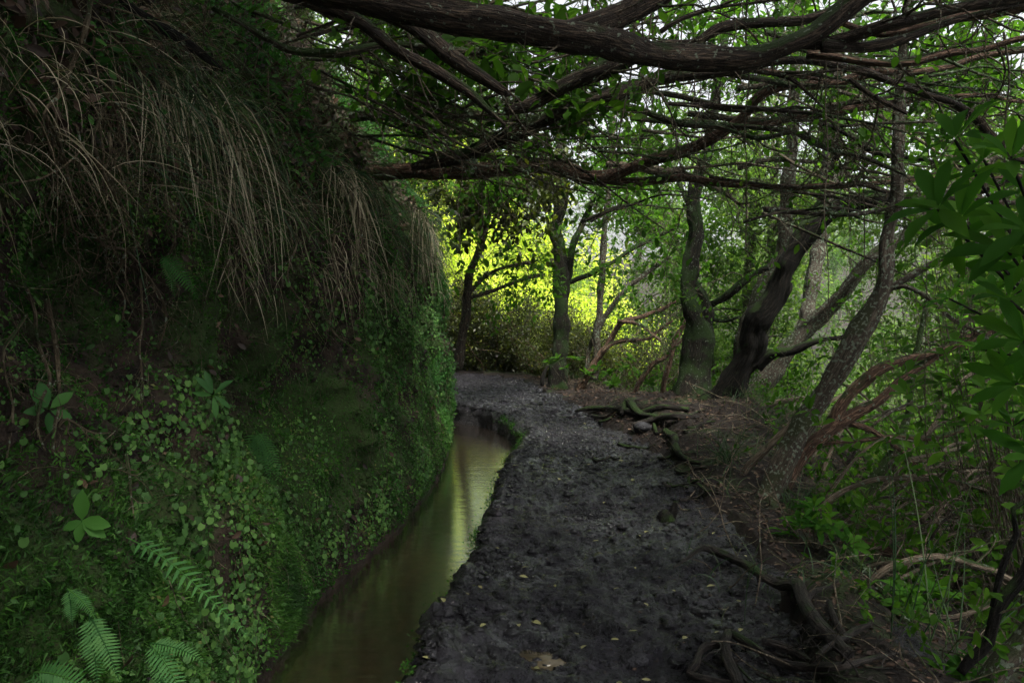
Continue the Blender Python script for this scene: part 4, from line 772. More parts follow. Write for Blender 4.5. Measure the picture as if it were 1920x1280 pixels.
tag(mb.build('bank_twigs', M['hairroot']), 'dead twigs and wiry roots tangled over the upper bank', kind='stuff')
# tussocks that stand out
for (px, py, py2, w, K, lab) in [(325, 165, 450, 55, 65, 'large dry straw tussock hanging on the bank, left of all'), (395, 200, 540, 55, 50, 'longest dry straw tussock, its tip reaching mid bank'), (640, 330, 520, 45, 110, 'dry straw tussock hanging in the middle of the bank'), (800, 400, 540, 60, 110, 'dry straw tussock near the far end of the bank')]:
    c, nn = bank_at(px, py); s = F / max(c[1], 1); L = (py2 - py) / s
    K = int(K); p = c + nn * .04 + R.normal(size=(K, 3)) * [.05, w / s * .9, .05]; P, Rr = blades(0, p, np.repeat(nn[None], K, 0), L * R.uniform(.5, 1.15, K), R.uniform(.003, .008, K), .3, .7, .12, 10, up=-.4)
    mb = MB(); strands(mb, P, Rr, 2, R.uniform(.3, 1, K)); o = thing('grass_tussock', c, lab, 'grass tussock', 'dry tussocks hanging on the bank'); mb.build('dead_blades', M['straw'], o, c)
    K = 40; p = c + nn * .04 + R.normal(size=(K, 3)) * [.04, w / s * .4, .04]; P, Rr = blades(0, p, np.repeat(nn[None], K, 0), L * R.uniform(.4, .9, K), R.uniform(.004, .008, K), .5, .4, .05, 10, up=.3)
    mb = MB(); strands(mb, P, Rr, 2); mb.build('green_blades', M['grass'], o, c)

# ------------------------------------------------------------------ roots and vines hanging on the bank
def vine(label, pts, w, name='hanging_root', m='hairroot', group=None, cat='root', off=.06, rough=.25, hair=4, side=7, fixed=None):
    rows = []
    for (px, py) in pts:
        if fixed is None:
            c, nn = bank_at(px, py); c = P3(px, py, max(c[1] - .05, 1.2)) + np.array([off, 0, 0]); dd = c[1]
        else: c = P3(px, py, fixed); dd = fixed
        rows.append([*c, w * .5 * dd / F])
    rows = np.array(rows)
    if fixed is None and len(rows) > 2: rows[:, 1] = np.convolve(np.pad(rows[:, 1], 1, 'edge'), [.25, .5, .25], 'valid'); rows[:, :3] = [P3(px, py, d) for (px, py), d in zip(pts, rows[:, 1])]
    rows[:, 3] *= np.linspace(1.15, .5, len(rows)); S = spline(rows, .03)
    o = thing(name, S[0, :3], label, cat, group); SEED[0] += 3
    limb_mesh('stem', S, M[m], o, S[0, :3], SEED[0], side, rough, .1, .02)
    if hair:
        st, a, b = twigs_from(S, hair * 3, (.05, .3), .0018, .8, .35, .12, n=7, lev2=2); mb = MB(); put(mb, st); mb.build('side_roots', M[m], o, S[0, :3])['kind'] = 'stuff'
    return o
vine('gnarled hanging root forking at far left edge, nearest the camera', [(50, 541), (66, 588), (70, 632), (87, 682), (94, 715), (77, 749), (70, 800), (84, 843)], 7)
vine('thick twisted root hanging second from the left edge', [(88, 560), (100, 617), (107, 665), (111, 715), (114, 750), (103, 800), (98, 850)], 8)
vine('pale root hanging at the left edge', [(50, 590), (28, 625), (8, 655), (11, 700), (24, 756), (20, 816), (13, 857)], 5)
vine('mossy forked twig coming down from the top left, bending left', [(171, -5), (168, 25), (161, 50), (150, 88), (134, 118), (122, 150), (112, 178), (90, 198), (78, 232)], 9, 'hanging_branch', cat='branch', hair=8)
vine('lichen dotted twig continuing down left beside the dark recess', [(84, 212), (100, 245), (112, 275), (122, 310), (130, 350), (145, 390), (158, 428)], 7, 'hanging_branch', cat='branch', hair=9)
vine('twig hanging from the top beside the short dark limb', [(205, -5), (210, 50), (218, 90), (212, 130), (202, 180), (185, 230), (176, 260), (190, 310), (215, 365), (240, 400)], 9, 'hanging_branch', cat='branch', hair=10)
vine('lichen crusted twig hanging just left of the dry tussock', [(232, -5), (236, 60), (228, 110), (224, 140), (230, 200), (236, 240), (256, 280), (286, 302)], 6, 'hanging_branch', cat='branch', hair=6)
vine('long thin vine sagging across the bank below the grass', [(236, 236), (255, 279), (286, 302), (336, 326), (403, 352), (470, 366), (554, 371), (620, 350), (690, 315), (760, 270)], 4, 'vine', cat='vine', off=.25, hair=0)
vine('arching root curving right then down in mid bank', [(168, 430), (198, 461), (235, 470), (270, 510), (300, 555), (312, 590), (308, 620), (297, 655)], 6, hair=8)
vine('straight wiry root hanging in mid bank', [(262, 520), (268, 600), (262, 650), (266, 700), (262, 780)], 4, hair=4)
vine('thin root crossing right at the foot of the hanging roots', [(108, 800), (125, 785), (150, 800), (175, 812), (205, 812)], 6, hair=3)
vine('thin dark root trailing down the lower bank', [(236, 850), (243, 890), (246, 930), (252, 975)], 5, hair=3)
for k in range(26):
    px = R.uniform(60, 330) if k < 20 else R.uniform(400, 700); py = R.uniform(120, 480); n = 6; L = R.uniform(80, 240)
    pts = [(px + t * L * R.uniform(-.1, .45) * .6 + R.normal() * 6, py + t * L) for t in np.linspace(0, 1, n)]
    vine('thin tangled root dangling over the upper bank', pts, R.uniform(2.5, 5), group='thin roots dangling over the bank', off=.08, hair=4)
# vertical hanging vines in front of the woods
for (px, a, b, d, lab) in [(1552, -10, 590, 4.6, 'longest thin vine hanging straight down before the black leaning tree'), (1397, -10, 470, 5.2, 'thin vine hanging left of the longest one'), (1885, 60, 560, 4.4, 'thin green vine hanging at the right edge'), (1618, 110, 520, 6, 'thin vine hanging beside the lichen trunk')]:
    vine(lab, [(px + R.normal() * 3, y) for y in np.linspace(a, b, 7)], 3.2, 'hanging_vine', 'bark_twig', cat='vine', fixed=d, hair=0, side=5)
for k in range(22):
    px = R.choice([R.uniform(1100, 1300), R.uniform(1300, 1900), R.uniform(800, 1100)]); y = R.uniform(-10, 160); d = R.uniform(4, 7)
    vine('thin dead tendril dangling from the limbs overhead', [(px + R.normal() * 5, yy_) for yy_ in np.linspace(y, y + R.uniform(60, 200), 5)], R.uniform(1.6, 3), 'hanging_tendril', 'hairroot', 'dead tendrils dangling from the limbs', 'vine', fixed=d, hair=0, side=4)
vine('long thin brown vine falling from the slanting limbs toward the level limb', [(765, 60), (775, 110), (790, 160), (810, 205), (840, 255), (870, 290), (905, 310)], 3.5, 'vine', 'bark_twig', cat='vine', fixed=4.5, hair=0, side=5)
vine('thin dark vine crossing diagonally before the pale sky at top middle', [(1190, 30), (1183, 130), (1170, 200), (1155, 270), (1130, 340)], 3.5, 'vine', 'bark_twig', cat='vine', fixed=4.4, hair=0, side=5)

# ------------------------------------------------------------------ roots over the path edge
def gz_rows(pts, lift):
    rows = []
    for q in pts:
        px, py, w = q[:3]; l = q[3] if len(q) > 3 else lift
        g = onground(px, py); d = g[1]; r = w * .5 * d / F
        g = onground(px, py + (r * .5 + l) * F / d * .9); rows.append((g[0], g[1], float(surf(g[0], g[1])[0]) + r * .5 + l, r))
    return rows
def root(label, pts, name='exposed_root', m='root', lift=.0, subs=(), group=None, hair=3, cat='root'):
    S = spline(gz_rows(pts, lift), .025); org = S[0, :3]; o = thing(name, org, label, cat, group); SEED[0] += 5
    limb_mesh('stem', S, M[m], o, org, SEED[0], 14, .2, .06, .015)
    for s in subs: limb_mesh('side_root', spline(gz_rows(s, lift), .025), M[m], o, org, SEED[0] + 1, 10, .22, .1, .015)
    if hair:
        st, a, b = twigs_from(S, hair, (.1, .35), .003, .9, .3, .06, n=7, lev2=1); mb = MB(); put(mb, st); mb.build('rootlets', M[m], o, org)['kind'] = 'stuff'
    return o
root('sinuous root snaking from the path down to the lower right, pale at its tip', [(1262, 1066, 4), (1290, 1046, 8), (1317, 1030, 12), (1347, 1040, 18), (1398, 1060, 20), (1431, 1084, 20), (1461, 1100, 24), (1495, 1100, 24), (1508, 1130, 24), (1530, 1168, 28), (1560, 1202, 32), (1585, 1225, 22)], lift=.05, subs=[[(1512, 1130, 10), (1522, 1112, 10), (1545, 1104, 8), (1570, 1090, 6)]])
root('thick looped root running right along the bottom edge', [(1362, 1180, 12), (1372, 1186, 16), (1414, 1214, 17), (1465, 1243, 18), (1515, 1252, 18), (1582, 1250, 15), (1633, 1236, 10), (1690, 1225, 5)], lift=.03)
root('stout root dropping straight down from the looped root', [(1362, 1182, 14), (1358, 1200, 22), (1362, 1225, 24), (1372, 1255, 24), (1385, 1290, 22)], lift=.03)
root('root arching left then curling along the bottom edge', [(1352, 1208, 12), (1330, 1208, 16), (1312, 1218, 17), (1303, 1246, 16), (1292, 1262, 14), (1320, 1272, 14), (1370, 1282, 14)], lift=.02)
root('root beside the looped root, ending in pale broken wood', [(1428, 1202, 14), (1460, 1208, 17), (1490, 1222, 17), (1512, 1236, 15), (1524, 1246, 10)], lift=.03)
root('thin dark root rising to the right out of the root tangle', [(1520, 1246, 9), (1549, 1230, 11), (1582, 1200, 11), (1605, 1185, 14), (1635, 1172, 8)], lift=.06)
root('short brown root beside the sinuous one', [(1555, 1130, 11), (1562, 1150, 14), (1570, 1170, 14), (1584, 1192, 14), (1590, 1205, 10)], lift=.03)
root('dark flat root crossing the path edge at the mound', [(1080, 772, 6), (1120, 766, 12), (1165, 768, 14), (1200, 770, 14), (1240, 762, 12), (1290, 768, 10)], lift=.02, m='bark_black')
root('stubby upright root knot on the mound', [(1165, 778, 10), (1172, 760, 16), (1180, 756, 18), (1200, 776, 14), (1230, 790, 10)], lift=.05, m='bark_black')
root('root snaking right across the mound above the path', [(1190, 800, 12), (1230, 792, 12), (1270, 786, 12), (1310, 780, 9)], lift=.03)
root('dark root curling down the side of the mound', [(1246, 806, 12), (1262, 822, 16), (1270, 845, 16), (1290, 862, 14), (1315, 868, 10)], lift=.03, m='bark_black')
for k in range(18):
    px = R.uniform(1090, 1300); py = R.uniform(755, 860) if k < 12 else R.uniform(880, 940); 
    if k >= 12: px = R.uniform(1235, 1310)
    an = R.uniform(-.6, .9); L = R.uniform(25, 80)
    root('small dark root among the tangle on the mound', [(px + t * L * math.cos(an) + R.normal() * 2, py + t * L * math.sin(an) * .5 + 4 * math.sin(t * 6), 7 * (1 - .5 * t)) for t in (0, .25, .5, .75, 1)], m=['root', 'bark_black'][k % 2], lift=.01, group='small roots tangled on the mound', hair=2)
for k in range(16):
    px = R.uniform(1330, 1640); py = R.uniform(1190, 1275); an = R.uniform(-.5, 1.2); L = R.uniform(40, 120)
    root('thin rootlet in the tangle at the bottom of the path', [(px + t * L * math.cos(an) + R.normal() * 4, py + t * L * math.sin(an) * .6 + 5 * math.sin(t * 5 + k), 5.5 * (1 - .6 * t)) for t in (0, .25, .5, .75, 1)], lift=.015, group='thin rootlets at the bottom of the path', hair=3)

# stumps and stones
g = onground(1250, 975); th = thing('tree_stump', g, 'small broken stump with an upright splinter on the path', 'stump')
mb = MB(); tube(mb, spline([(g[0] - .02, g[1], g[2] - .05, .08), (g[0], g[1], g[2] + .03, .07), (g[0] + .02, g[1], g[2] + .06, .03)], .01), 12, 4, .3, .2); mb.build('base', M['bark_black'], th, g)
mb = MB(); tube(mb, spline([(g[0] + .03, g[1], g[2], .03), (g[0] + .05, g[1], g[2] + .07, .022), (g[0] + .065, g[1], g[2] + .13, .014)], .01), 8, 9, .3, .2); mb.build('splinter', M['bark_black'], th, g)
g = onground(1245, 905); 
def stone(name, px, py, rx, rz, label, m='rock', on=None, cat='stone'):
    c = onground(px, py) if on is None else on; n1, n2 = 22, 32; a = np.linspace(0, math.pi, n1)[:, None]; b = np.linspace(0, 2 * math.pi, n2, endpoint=False)[None]
    D = np.stack([np.sin(a) * np.cos(b), np.sin(a) * np.sin(b), np.cos(a) + 0 * b], -1); rr = 1 + .22 * fbm(D * 1.6 + px, 3, 5) + .06 * fbm(D * 6 + px, 2, 6)
    V = D * rr[..., None] * [rx, rx * .9, rz]; mb = MB(); grid(mb, V[:, ::-1], wrap=True); o = mb.build(name, M[m]); o.location = c; tag(o, label, cat)
stone('stone', 1190, 1235, .055, .03, 'smooth dark stone set in the mud near the bottom of the path')
stone('stone', 932, 1136, .06, .02, 'flat grey stone embedded in the path beside the kerb')
stone('stone', 1215, 800, .16, .08, 'dark boulder among the roots on the mound')
c, n = bank_at(606, 1052); stone('bank_stone', 606, 1052, .10, .14, 'bluish dark wet stone bulging from the foot of the bank', on=c - n * .02)
# moss lumps on kerb
mb = MB()
for k in range(90):
    y = R.uniform(2.8, 10.5); pts = np.array([xl(y) + .0, y, -.05]); K = 60; p = pts + R.normal(size=(K, 3)) * [.03, .05, .03]; scatter(mb, 'rhomb', p, R.normal(size=p.shape) + [-.5, 0, .3], R.normal(size=p.shape), .018 * R.uniform(.5, 1.3, K))
tag(mb.build('kerb_moss', M['moss']), 'dark moss clumps along the edge of the path above the water', kind='stuff')
# puddles
def puddle(px, py, w, dd, label):
    g = GZ(px, py); a = np.linspace(0, 2 * math.pi, 40, endpoint=False); rr = 1 + .35 * vnoise(np.stack([np.cos(a) * 1.6, np.sin(a) * 1.6, 0 * a + px], -1), 3)
    z = float(pz(g[0], g[1])[0]) + .012; V = np.stack([g[0] + w * rr * np.cos(a), g[1] + dd * rr * np.sin(a), 0 * a + z], -1); V2 = V.copy(); V2[:, :2] = g[:2] + (V[:, :2] - g[:2]) * .97; V2[:, 2] -= .03
    mb = MB(); mb.add(np.concatenate([V, V2]), np.concatenate([np.arange(40), np.stack([np.arange(40), np.arange(40) + 40, (np.arange(40) + 1) % 40 + 40, (np.arange(40) + 1) % 40], -1).ravel()]), np.concatenate([[0], 40 + np.arange(0, 160, 4)])); o = mb.build('puddle', M['puddle']); tag(o, label, 'puddle')
puddle(1018, 1217, .10, .13, 'small muddy tan puddle near the bottom of the path')

# fallen leaves, each its own
lp = [(806, 1256), (1203, 1250), (972, 1181), (832, 1157), (904, 1110), (973, 1076), (978, 1068), (1110, 1014), (940, 970), (1050, 900), (1215, 998), (1197, 1177), (1363, 1135), (1185, 903), (1300, 1040), (960, 883), (1020, 882), (1080, 845), (1082, 745), (1098, 793), (1170, 865), (1300, 825), (1340, 800), (1290, 790), (1380, 1120), (1395, 1050), (1316, 985), (1260, 1110), (1340, 1180), (1150, 1100), (1075, 1180), (860, 1225), (900, 1195), (1045, 1130), (1130, 1045), (1228, 985), (1440, 1165), (1206, 1120), (1012, 1240), (1090, 1210), (1160, 1255), (928, 1040), (1002, 985), (1132, 935), (1190, 1065), (1245, 1035), (1325, 1100), (1280, 1200), (880, 1130), (1040, 1090), (1340, 1010), (1370, 970), (1225, 870), (1150, 820), (1110, 870), (1025, 800), (1250, 1160), (1145, 1190), (1200, 1010), (1015, 1170), (1390, 1170)]
mb = MB(); scatter(mb, 'oval', np.zeros((1, 3)), np.array([[0, 1., 0.05]]), np.array([[0, 0, 1.]]), np.array([.055]), np.array([.5])); l0 = mb.build('fallen_leaf', M['yleaf'], None)
for k, (px, py) in enumerate(lp):
    g = GZ(px, py); o = l0 if k == 0 else l0.copy()
    if k: COL.objects.link(o)
    o.location = (g[0], g[1], float(surf(g[0], g[1])[0]) + .012); o.rotation_euler = (R.uniform(-.2, .2), R.uniform(-.3, .3), R.uniform(0, 6.28)); s = R.uniform(.5, 1.1); o.scale = (s, s, s); tag(o, 'small pale fallen leaf lying on the muddy path', 'leaf', 'fallen leaves on the path')
def flat_litter(name, label, K, fn, m, size, kind='oval'):
    y = R.uniform(2.3, 15, K); x = xr(y) + fn(K); k = x < xe(y) + 3; x, y = x[k], y[k]; z = surf(x, y) + R.uniform(.0, .02, len(x)); n = nrm(np.array([0, 0, 1.]) + R.normal(size=(len(x), 3)) * .3)
    mb = MB(); scatter(mb, kind, np.stack([x, y, z], -1), R.normal(size=(len(x), 3)) * [1, 1, .15], n, size * R.uniform(.4, 1.2, len(x))); tag(mb.build(name, m), label, kind='stuff')
flat_litter('leaf_litter', 'brown leaf litter on the slope beside the path', 20000, lambda K: .02 + 3.0 * R.random(K) ** 1.1, M['litter'], .045)
mb = MB(); K = 2500; y = R.uniform(2.3, 14, K); x = xl(y) + (xr(y) - xl(y)) * (.1 + .9 * np.sqrt(R.random(K))); p = np.stack([x, y, pz(x, y) + .004], -1); scatter(mb, 'rhomb', p, R.normal(size=p.shape) * [1, 1, .1], nrm([0, 0, 1.] + R.normal(size=p.shape) * .3), .022 * R.uniform(.3, 1.3, K), R.random(K) * .55); tag(mb.build('mud_debris', M['litter']), 'bits of rotten leaf pressed into the mud', kind='stuff')
def clods(name, label, K, m, smin, smax, xf):
    y = 2.3 + 12 * R.random(K) ** 1.3; x = xf(y, K); s_ = smin + (smax - smin) * R.random(K) ** 4; c = np.stack([x, y, pz(x, y) - s_ * .1], -1)
    V = c[:, None] + V8[None] * (s_[:, None, None] * R.uniform(.5, 1.3, (K, 10, 1))) * np.stack([R.uniform(.7, 1.6, K), R.uniform(.7, 1.6, K), R.uniform(.3, .8, K)], -1)[:, None]
    lp_ = (np.array(FC).ravel()[None] + (np.arange(K) * 10)[:, None]).ravel(); mb = MB(); mb.add(V.reshape(-1, 3), lp_, np.arange(0, len(lp_), 3)); tag(mb.build(name, m), label, kind='stuff')
clods('mud_clods', 'crumbs and clods of wet mud on the path', 16000, M['mud'], .003, .035, lambda y, K: xl(y) + .03 + (xr(y) + .2 - xl(y)) * R.random(K))
clods('kerb_gravel', 'dark lumps of earth along the edge above the water', 1500, M['mud'], .01, .05, lambda y, K: xl(y) + .03 + .07 * np.abs(R.normal(size=K)))
mw, nt, out = mat('wet_film'); pr = node(nt, 'ShaderNodeBsdfPrincipled', Roughness=.12); pr.inputs['Base Color'].default_value = (.02, .02, .024, 1); pr.inputs['Specular IOR Level'].default_value = .8; nt.links.new(pr.outputs[0], out.inputs[0])
c1 = GZ(1018, 1217); c2 = GZ(1110, 955); cen = []
for cc, n_, sx_, sy_ in ((c1, 900, .07, .06), (c2, 500, .06, .12), (GZ(960, 735), 5000, .6, 1.3), (GZ(1070, 830), 4000, .3, 1.6), (GZ(1060, 1000), 1500, .35, 1.2)): cen.append(cc + R.normal(size=(n_, 3)) * [sx_, sy_, 0])
cen = np.concatenate(cen); cen = cen[(cen[:, 0] > xl(cen[:, 1]) + .06) & (cen[:, 1] > 2.3)]; cen[:, 2] = pz(cen[:, 0], cen[:, 1]) + .002; K = len(cen); s_ = R.uniform(.0004, .0015, K) * cen[:, 1]
V = cen[:, None] + V8[None] * s_[:, None, None] * R.uniform(.5, 1.3, (K, 10, 1)) * np.array([1.4, 1.2, .6]); lp_ = (np.array(FC).ravel()[None] + (np.arange(K) * 10)[:, None]).ravel(); mb = MB(); mb.add(V.reshape(-1, 3), lp_, np.arange(0, len(lp_), 3)); tag(mb.build('wet_mud_crumbs', mw), 'glistening wet crumbs of mud catching the sky', kind='stuff')
clods('kerb_stones', 'mossy earth lumps along the lip of the channel', 260, M['mud'], .02, .06, lambda y, K: xl(y) + .02 + .04 * np.abs(R.normal(size=K)))
# grass and twigs by the right edge
mb = MB(); K = 2600; y = R.uniform(3, 15, K); x = xe(y) + .2 + R.normal(size=K) * .3; kk = vnoise(np.stack([x * 1.5, y * 1.5, 0 * x], -1), 91) > .0; x, y = x[kk], y[kk]; p = np.stack([x, y, surf(x, y)], -1); P, Rr = blades(0, p, np.repeat(np.array([[.2, -.1, .3]]), len(p), 0), R.uniform(.12, .35, len(p)), R.uniform(.002, .006, len(p)), .5, .18, .08, 8, up=1.); strands(mb, P, Rr, 2)
tag(mb.build('edge_grass', M['grass']), 'tufts of green grass on the right edge of the path', kind='stuff')
mb = MB(); K = 1300; y = R.uniform(2.6, 15, K); x = xe(y) + R.uniform(-.5, 2.5, K); p = np.stack([x, y, surf(x, y) + .01], -1); P = walk(p, R.normal(size=p.shape) * [1, 1, .35] + [0, 0, .1], R.uniform(.1, .7, K), 7, .18); strands(mb, P, taper(R.uniform(.0015, .006, K), 7, .5), 4); tag(mb.build('dead_twigs', M['bark_pale']), 'dead twigs scattered over the slope', kind='stuff')

# ------------------------------------------------------------------ ferns and single plants
def frond(mb, mbs, base, d, L, w, n=22, droop=.07, nr=None):
    P = walk(base[None], np.asarray(d)[None], L, n, .015, droop * .6)[0]; T = nrm(np.gradient(P, axis=0)); up = nrm(np.asarray(nr if nr is not None else [.6, -.6, .6]))
    X = nrm(np.cross(T, up)); t = np.linspace(0, 1, n); s = R.uniform(.78, 1.1, n) * w * np.sin(np.clip(t * .85 + .16, 0, 1) * math.pi) ** .7 * (1 - t * .35)
    k = slice(2, n); r = R.random(n) * .3 + .4
    for sg in (-1, 1): scatter(mb, 'fernleaf', P[k], X[k] * sg + T[k] * .45, np.repeat(up[None], n - 2, 0), s[k] * .72, r[k])
    strands(mbs, P[None], np.linspace(.0025, .0008, n)[None], 4)
LEAF['fernleaf'] = (np.array([[-.07, 0, 0], [.07, 0, 0], [.09, .25, .01], [.065, .6, 0], [0, 1, -.06], [-.065, .6, 0], [-.09, .25, .01]]), [[0, 1, 2, 3, 4, 5, 6]])
def fern(label, px, py, vs_, name='fern', off=.06, m='fern', group=None):
    c, nn = bank_at(px, py); c = c + nn * (off + (.07 if py > 1000 else 0)); o = thing(name, c, label, 'fern', group)
    for (dx, dy, Lpx, w) in vs_:
        s = F / max(c[1], .8); d = np.array([dx, -.25, -dy]) + nn * .35; L = Lpx / s; mb = MB(); ms = MB(); frond(mb, ms, c, d, L, w * L, nr=nn + [0, -.4, .5])
        f = mb.build('frond', M['fernb' if py > 1000 else m], o, c); ms.build('stalk', M['fern'], f)
        f.location = (0, 0, 0)
        for ch in f.children: ch.data.transform(__import__('mathutils').Matrix.Translation(-Vector(c)))
    return o
fern('long arching fern frond in the lower left, reaching the bottom edge', 190, 1062, [(.8, .55, 330, .17)])
fern('fern with pinnate fronds at the bottom left corner', 60, 1240, [(.9, -.3, 190, .26), (.6, .4, 160, .25), (-.2, .8, 130, .25)])
fern('fern tuft pointing down at the bottom, left of the water', 400, 1160, [(.35, 1, 130, .3), (-.2, 1, 110, .3), (.8, .6, 110, .28)])
fern('fern with several fronds drooping toward the water', 455, 1130, [(.4, .9, 170, .25), (.1, 1, 150, .28), (.7, .6, 120, .28)])
fern('dark broad fern beside the bottom edge', 150, 1180, [(.1, 1, 130, .35), (.5, .9, 140, .33)])
fern('fern fronds bending over the bottom edge', 250, 1230, [(.6, .7, 160, .3), (.2, .8, 120, .3), (1, .1, 130, .26)])
fern('small fern above the fronds at the left', 85, 1130, [(.1, .9, 70, .4), (.6, .5, 90, .3)])
fern('fern drooping its tip to the water edge', 515, 1120, [(.5, 1, 90, .3), (.2, 1, 120, .24)])
fern('bluish maidenhair clump in the middle of the bank', 485, 800, [(a, 1, 110, .3) for a in (-.5, -.1, .3, .7)])
fern('fern high on the bank among the roots', 300, 470, [(.9, .5, 120, .25), (.6, .9, 90, .25)])
fern('fern above the grass at the top of the bank', 420, 30, [(.9, .3, 90, .3), (.5, .7, 90, .3), (-.6, .5, 80, .3)])
fern('fern beneath the mossy wavy limb', 520, 60, [(.8, .5, 90, .3), (.2, .9, 80, .3)])
fern('hanging fern frond at the grassy lip left of the level limb', 720, 350, [(.25, 1, 110, .22), (.6, .8, 70, .25)])
fern('small fern hanging over the water edge', 765, 960, [(.5, .7, 60, .3), (.2, 1, 50, .3)])
fern('fern frond low on the bank above the water', 700, 940, [(.5, .8, 70, .3)])
fern('fern frond on the wet foot of the bank', 660, 985, [(.4, .8, 80, .3)])

def rosette(label, name, c, ax, k, size, m='leaf_near', kind='long', cat='plant', open_=.9, stem_to=None, group=None, axes=None):
    o = thing(name, c, label, cat, group)
    for i in range(k):
        mb = MB(); a = i * 2.4 + R.random() * .5; axn = nrm(np.asarray(ax, float)); u = nrm(np.cross(axn, [.3, .9, .2])); w = np.cross(axn, u); d = axn * (1.1 - open_) + (math.cos(a) * u + math.sin(a) * w) * open_
        scatter(mb, kind, np.asarray(c)[None] + d * .01, d[None], (axn + R.normal(size=3) * .15)[None], np.array([size * R.uniform(.7, 1.1)]), np.array([R.uniform(.3, .8)])); mb.build('leaf', M[m], o, c)
    return o
c, n = bank_at(142, 1000); c = c + n * .07
o = thing('seedling', c, 'three leaved seedling standing out of the moss at lower left', 'plant')
for (dx, dz, s) in [(.12, 1, .065), (1, -.12, .062), (.85, -.5, .06), (-.7, -.35, .04), (-.15, -1, .045)]:
    mb = MB(); scatter(mb, 'oval', c[None], np.array([[dx, -.2, dz]]), np.array([[.25, -1, .4]]), np.array([s * c[1] / 1.8 * 1.15]), np.array([.95])); mb.build('leaf', M['fern'], o, c)
mb = MB(); strands(mb, np.linspace(c, c - n * .09 - [0, 0, .05], 5)[None], np.full((1, 5), .003), 5); mb.build('stem', M['fern'], o, c)
c, n = bank_at(372, 735); rosette('broad leaved rosette plant on the dark middle of the bank', 'broadleaf_plant', c + n * .08, [.5, -.7, .4], 6, .12, 'fern', 'long')
c, n = bank_at(80, 760); rosette('small leafy rosette beside the hanging roots at left', 'broadleaf_plant', c + n * .06, [.6, -.6, .4], 6, .09, 'fern', 'oval')
c, n = bank_at(716, 895); rosette('single broad bright leaf plant low on the far bank', 'broadleaf_plant', c + n * .08, [.5, -.7, .5], 4, .14, 'fern', 'oval')
# young shrubs on the right edge
def shrub(label, name, base, whs, size, m='leaf_near', k=7, kind='long', stemr=.006, cat='shrub', group=None, stemmat='bark_twig'):
    """whs: whorl centres in world space"""
    o = thing(name, base, label, cat, group); ms = MB(); ml = MB()
    for c in whs:
        c = np.asarray(c); mid = (base + c) / 2 + R.normal(size=3) * .05 * np.linalg.norm(c - base); S = spline([(*base, stemr), (*mid, stemr * .8), (*c, stemr * .5)], .04); tube(ms, S, 6, 3, .1, .05)
        whorl(ml, c, c - mid + [0, -.05, .1], k, size, kind); whorl(ml, c - (c - mid) * .12, c - mid + [0, 0, .1], k - 2, size, kind, 1.0)
    ms.build('stems', M[stemmat], o, base); ml.build('foliage', M[m], o, base); return o
def W(px, py, d): return P3(px, py, d)
shrub('young glossy leaved shrub at the path edge below the lichen trunk', 'young_shrub', W(1530, 1035, 4.7), [W(1525, 952, 4.7), W(1535, 985, 4.6), W(1500, 985, 4.7), W(1555, 1000, 4.7), W(1590, 1020, 4.5), W(1480, 1000, 4.8)], .14)
shrub('small leafy seedling shrub above the root tangle', 'young_shrub', W(1600, 1180, 3.9), [W(1565, 1112, 4), W(1585, 1135, 3.9), W(1600, 1150, 3.9), W(1610, 1172, 3.9)], .07, kind='oval')
shrub('bright green rosette shrub at the bottom right', 'young_shrub', W(1800, 1330, 3.3), [W(1802, 1255, 3.3), W(1770, 1262, 3.3), W(1835, 1250, 3.3)], .10)
shrub('leafy shrub left of the bottom right trunks', 'young_shrub', W(1720, 1180, 4), [W(1690, 1110, 4), W(1720, 1120, 4), W(1745, 1105, 4), W(1700, 1135, 3.9)], .12)
shrub('small broadleaf plant at the foot of the far bend tree', 'young_shrub', W(1075, 735, 12.6), [W(1060, 690, 12.6), W(1080, 672, 12.6), W(1045, 672, 12.6), W(1100, 700, 12.5), W(1030, 680, 12.7)], .15, 'leaf_mid', kind='oval')
shrub('leafy undergrowth between the thin grey trunk and the mossy tree', 'young_shrub', W(1160, 745, 11.6), [W(1140, 700, 11.6), W(1170, 690, 11.6), W(1195, 700, 11.5), W(1215, 720, 11.3), W(1150, 720, 11.4), W(1120, 690, 11.8), W(1180, 672, 11.7), W(1236, 700, 11.2)], .15, 'leaf_mid', kind='oval')
# large whorled shrub in the right foreground
fg = [(1790, 262, 2.6, .17), (1845, 300, 2.6, .14), (1758, 392, 2.5, .18), (1800, 410, 2.5, .17), (1895, 300, 2.3, .15), (1890, 470, 2.4, .19), (1925, 430, 2.3, .16), (1920, 640, 2.4, .17), (1890, 560, 2.6, .15), (1905, 720, 2.6, .15), (1870, 545, 2.9, .14), (1935, 855, 2.6, .15), (1780, 560, 3.2, .12), (1840, 655, 3.2, .13), (1900, 800, 3, .12)]
base = np.array([2.35, 2.6, -.5]); o = thing('broadleaf_shrub', base, 'large whorled glossy leaves reaching in from the right edge, nearest the camera', 'shrub'); ms = MB(); ml = MB()
hub = P3(1990, 620, 2.9)
tube(ms, spline([(*base, .02), (*(hub * .6 + base * .4), .016), (*hub, .012)], .04), 8, 3)
for (px, py, d, s) in fg:
    c = P3(px, py, d); mid = (hub + c) / 2 + [.05, 0, -.06]; tube(ms, spline([(*hub, .008), (*mid, .006), (*c, .004)], .04), 6, 3)
    whorl(ml, c, (c - mid) * 1.5 + [0, -.15, .45], 8, s, 'long', .85)
    whorl(ml, c - (c - mid) * .25, c - mid + [0, 0, -.1], 4, s * .8, 'long', 1.)
ms.build('stems', M['bark_black'], o, base); ml.build('foliage', M['leaf_near'], o, base)
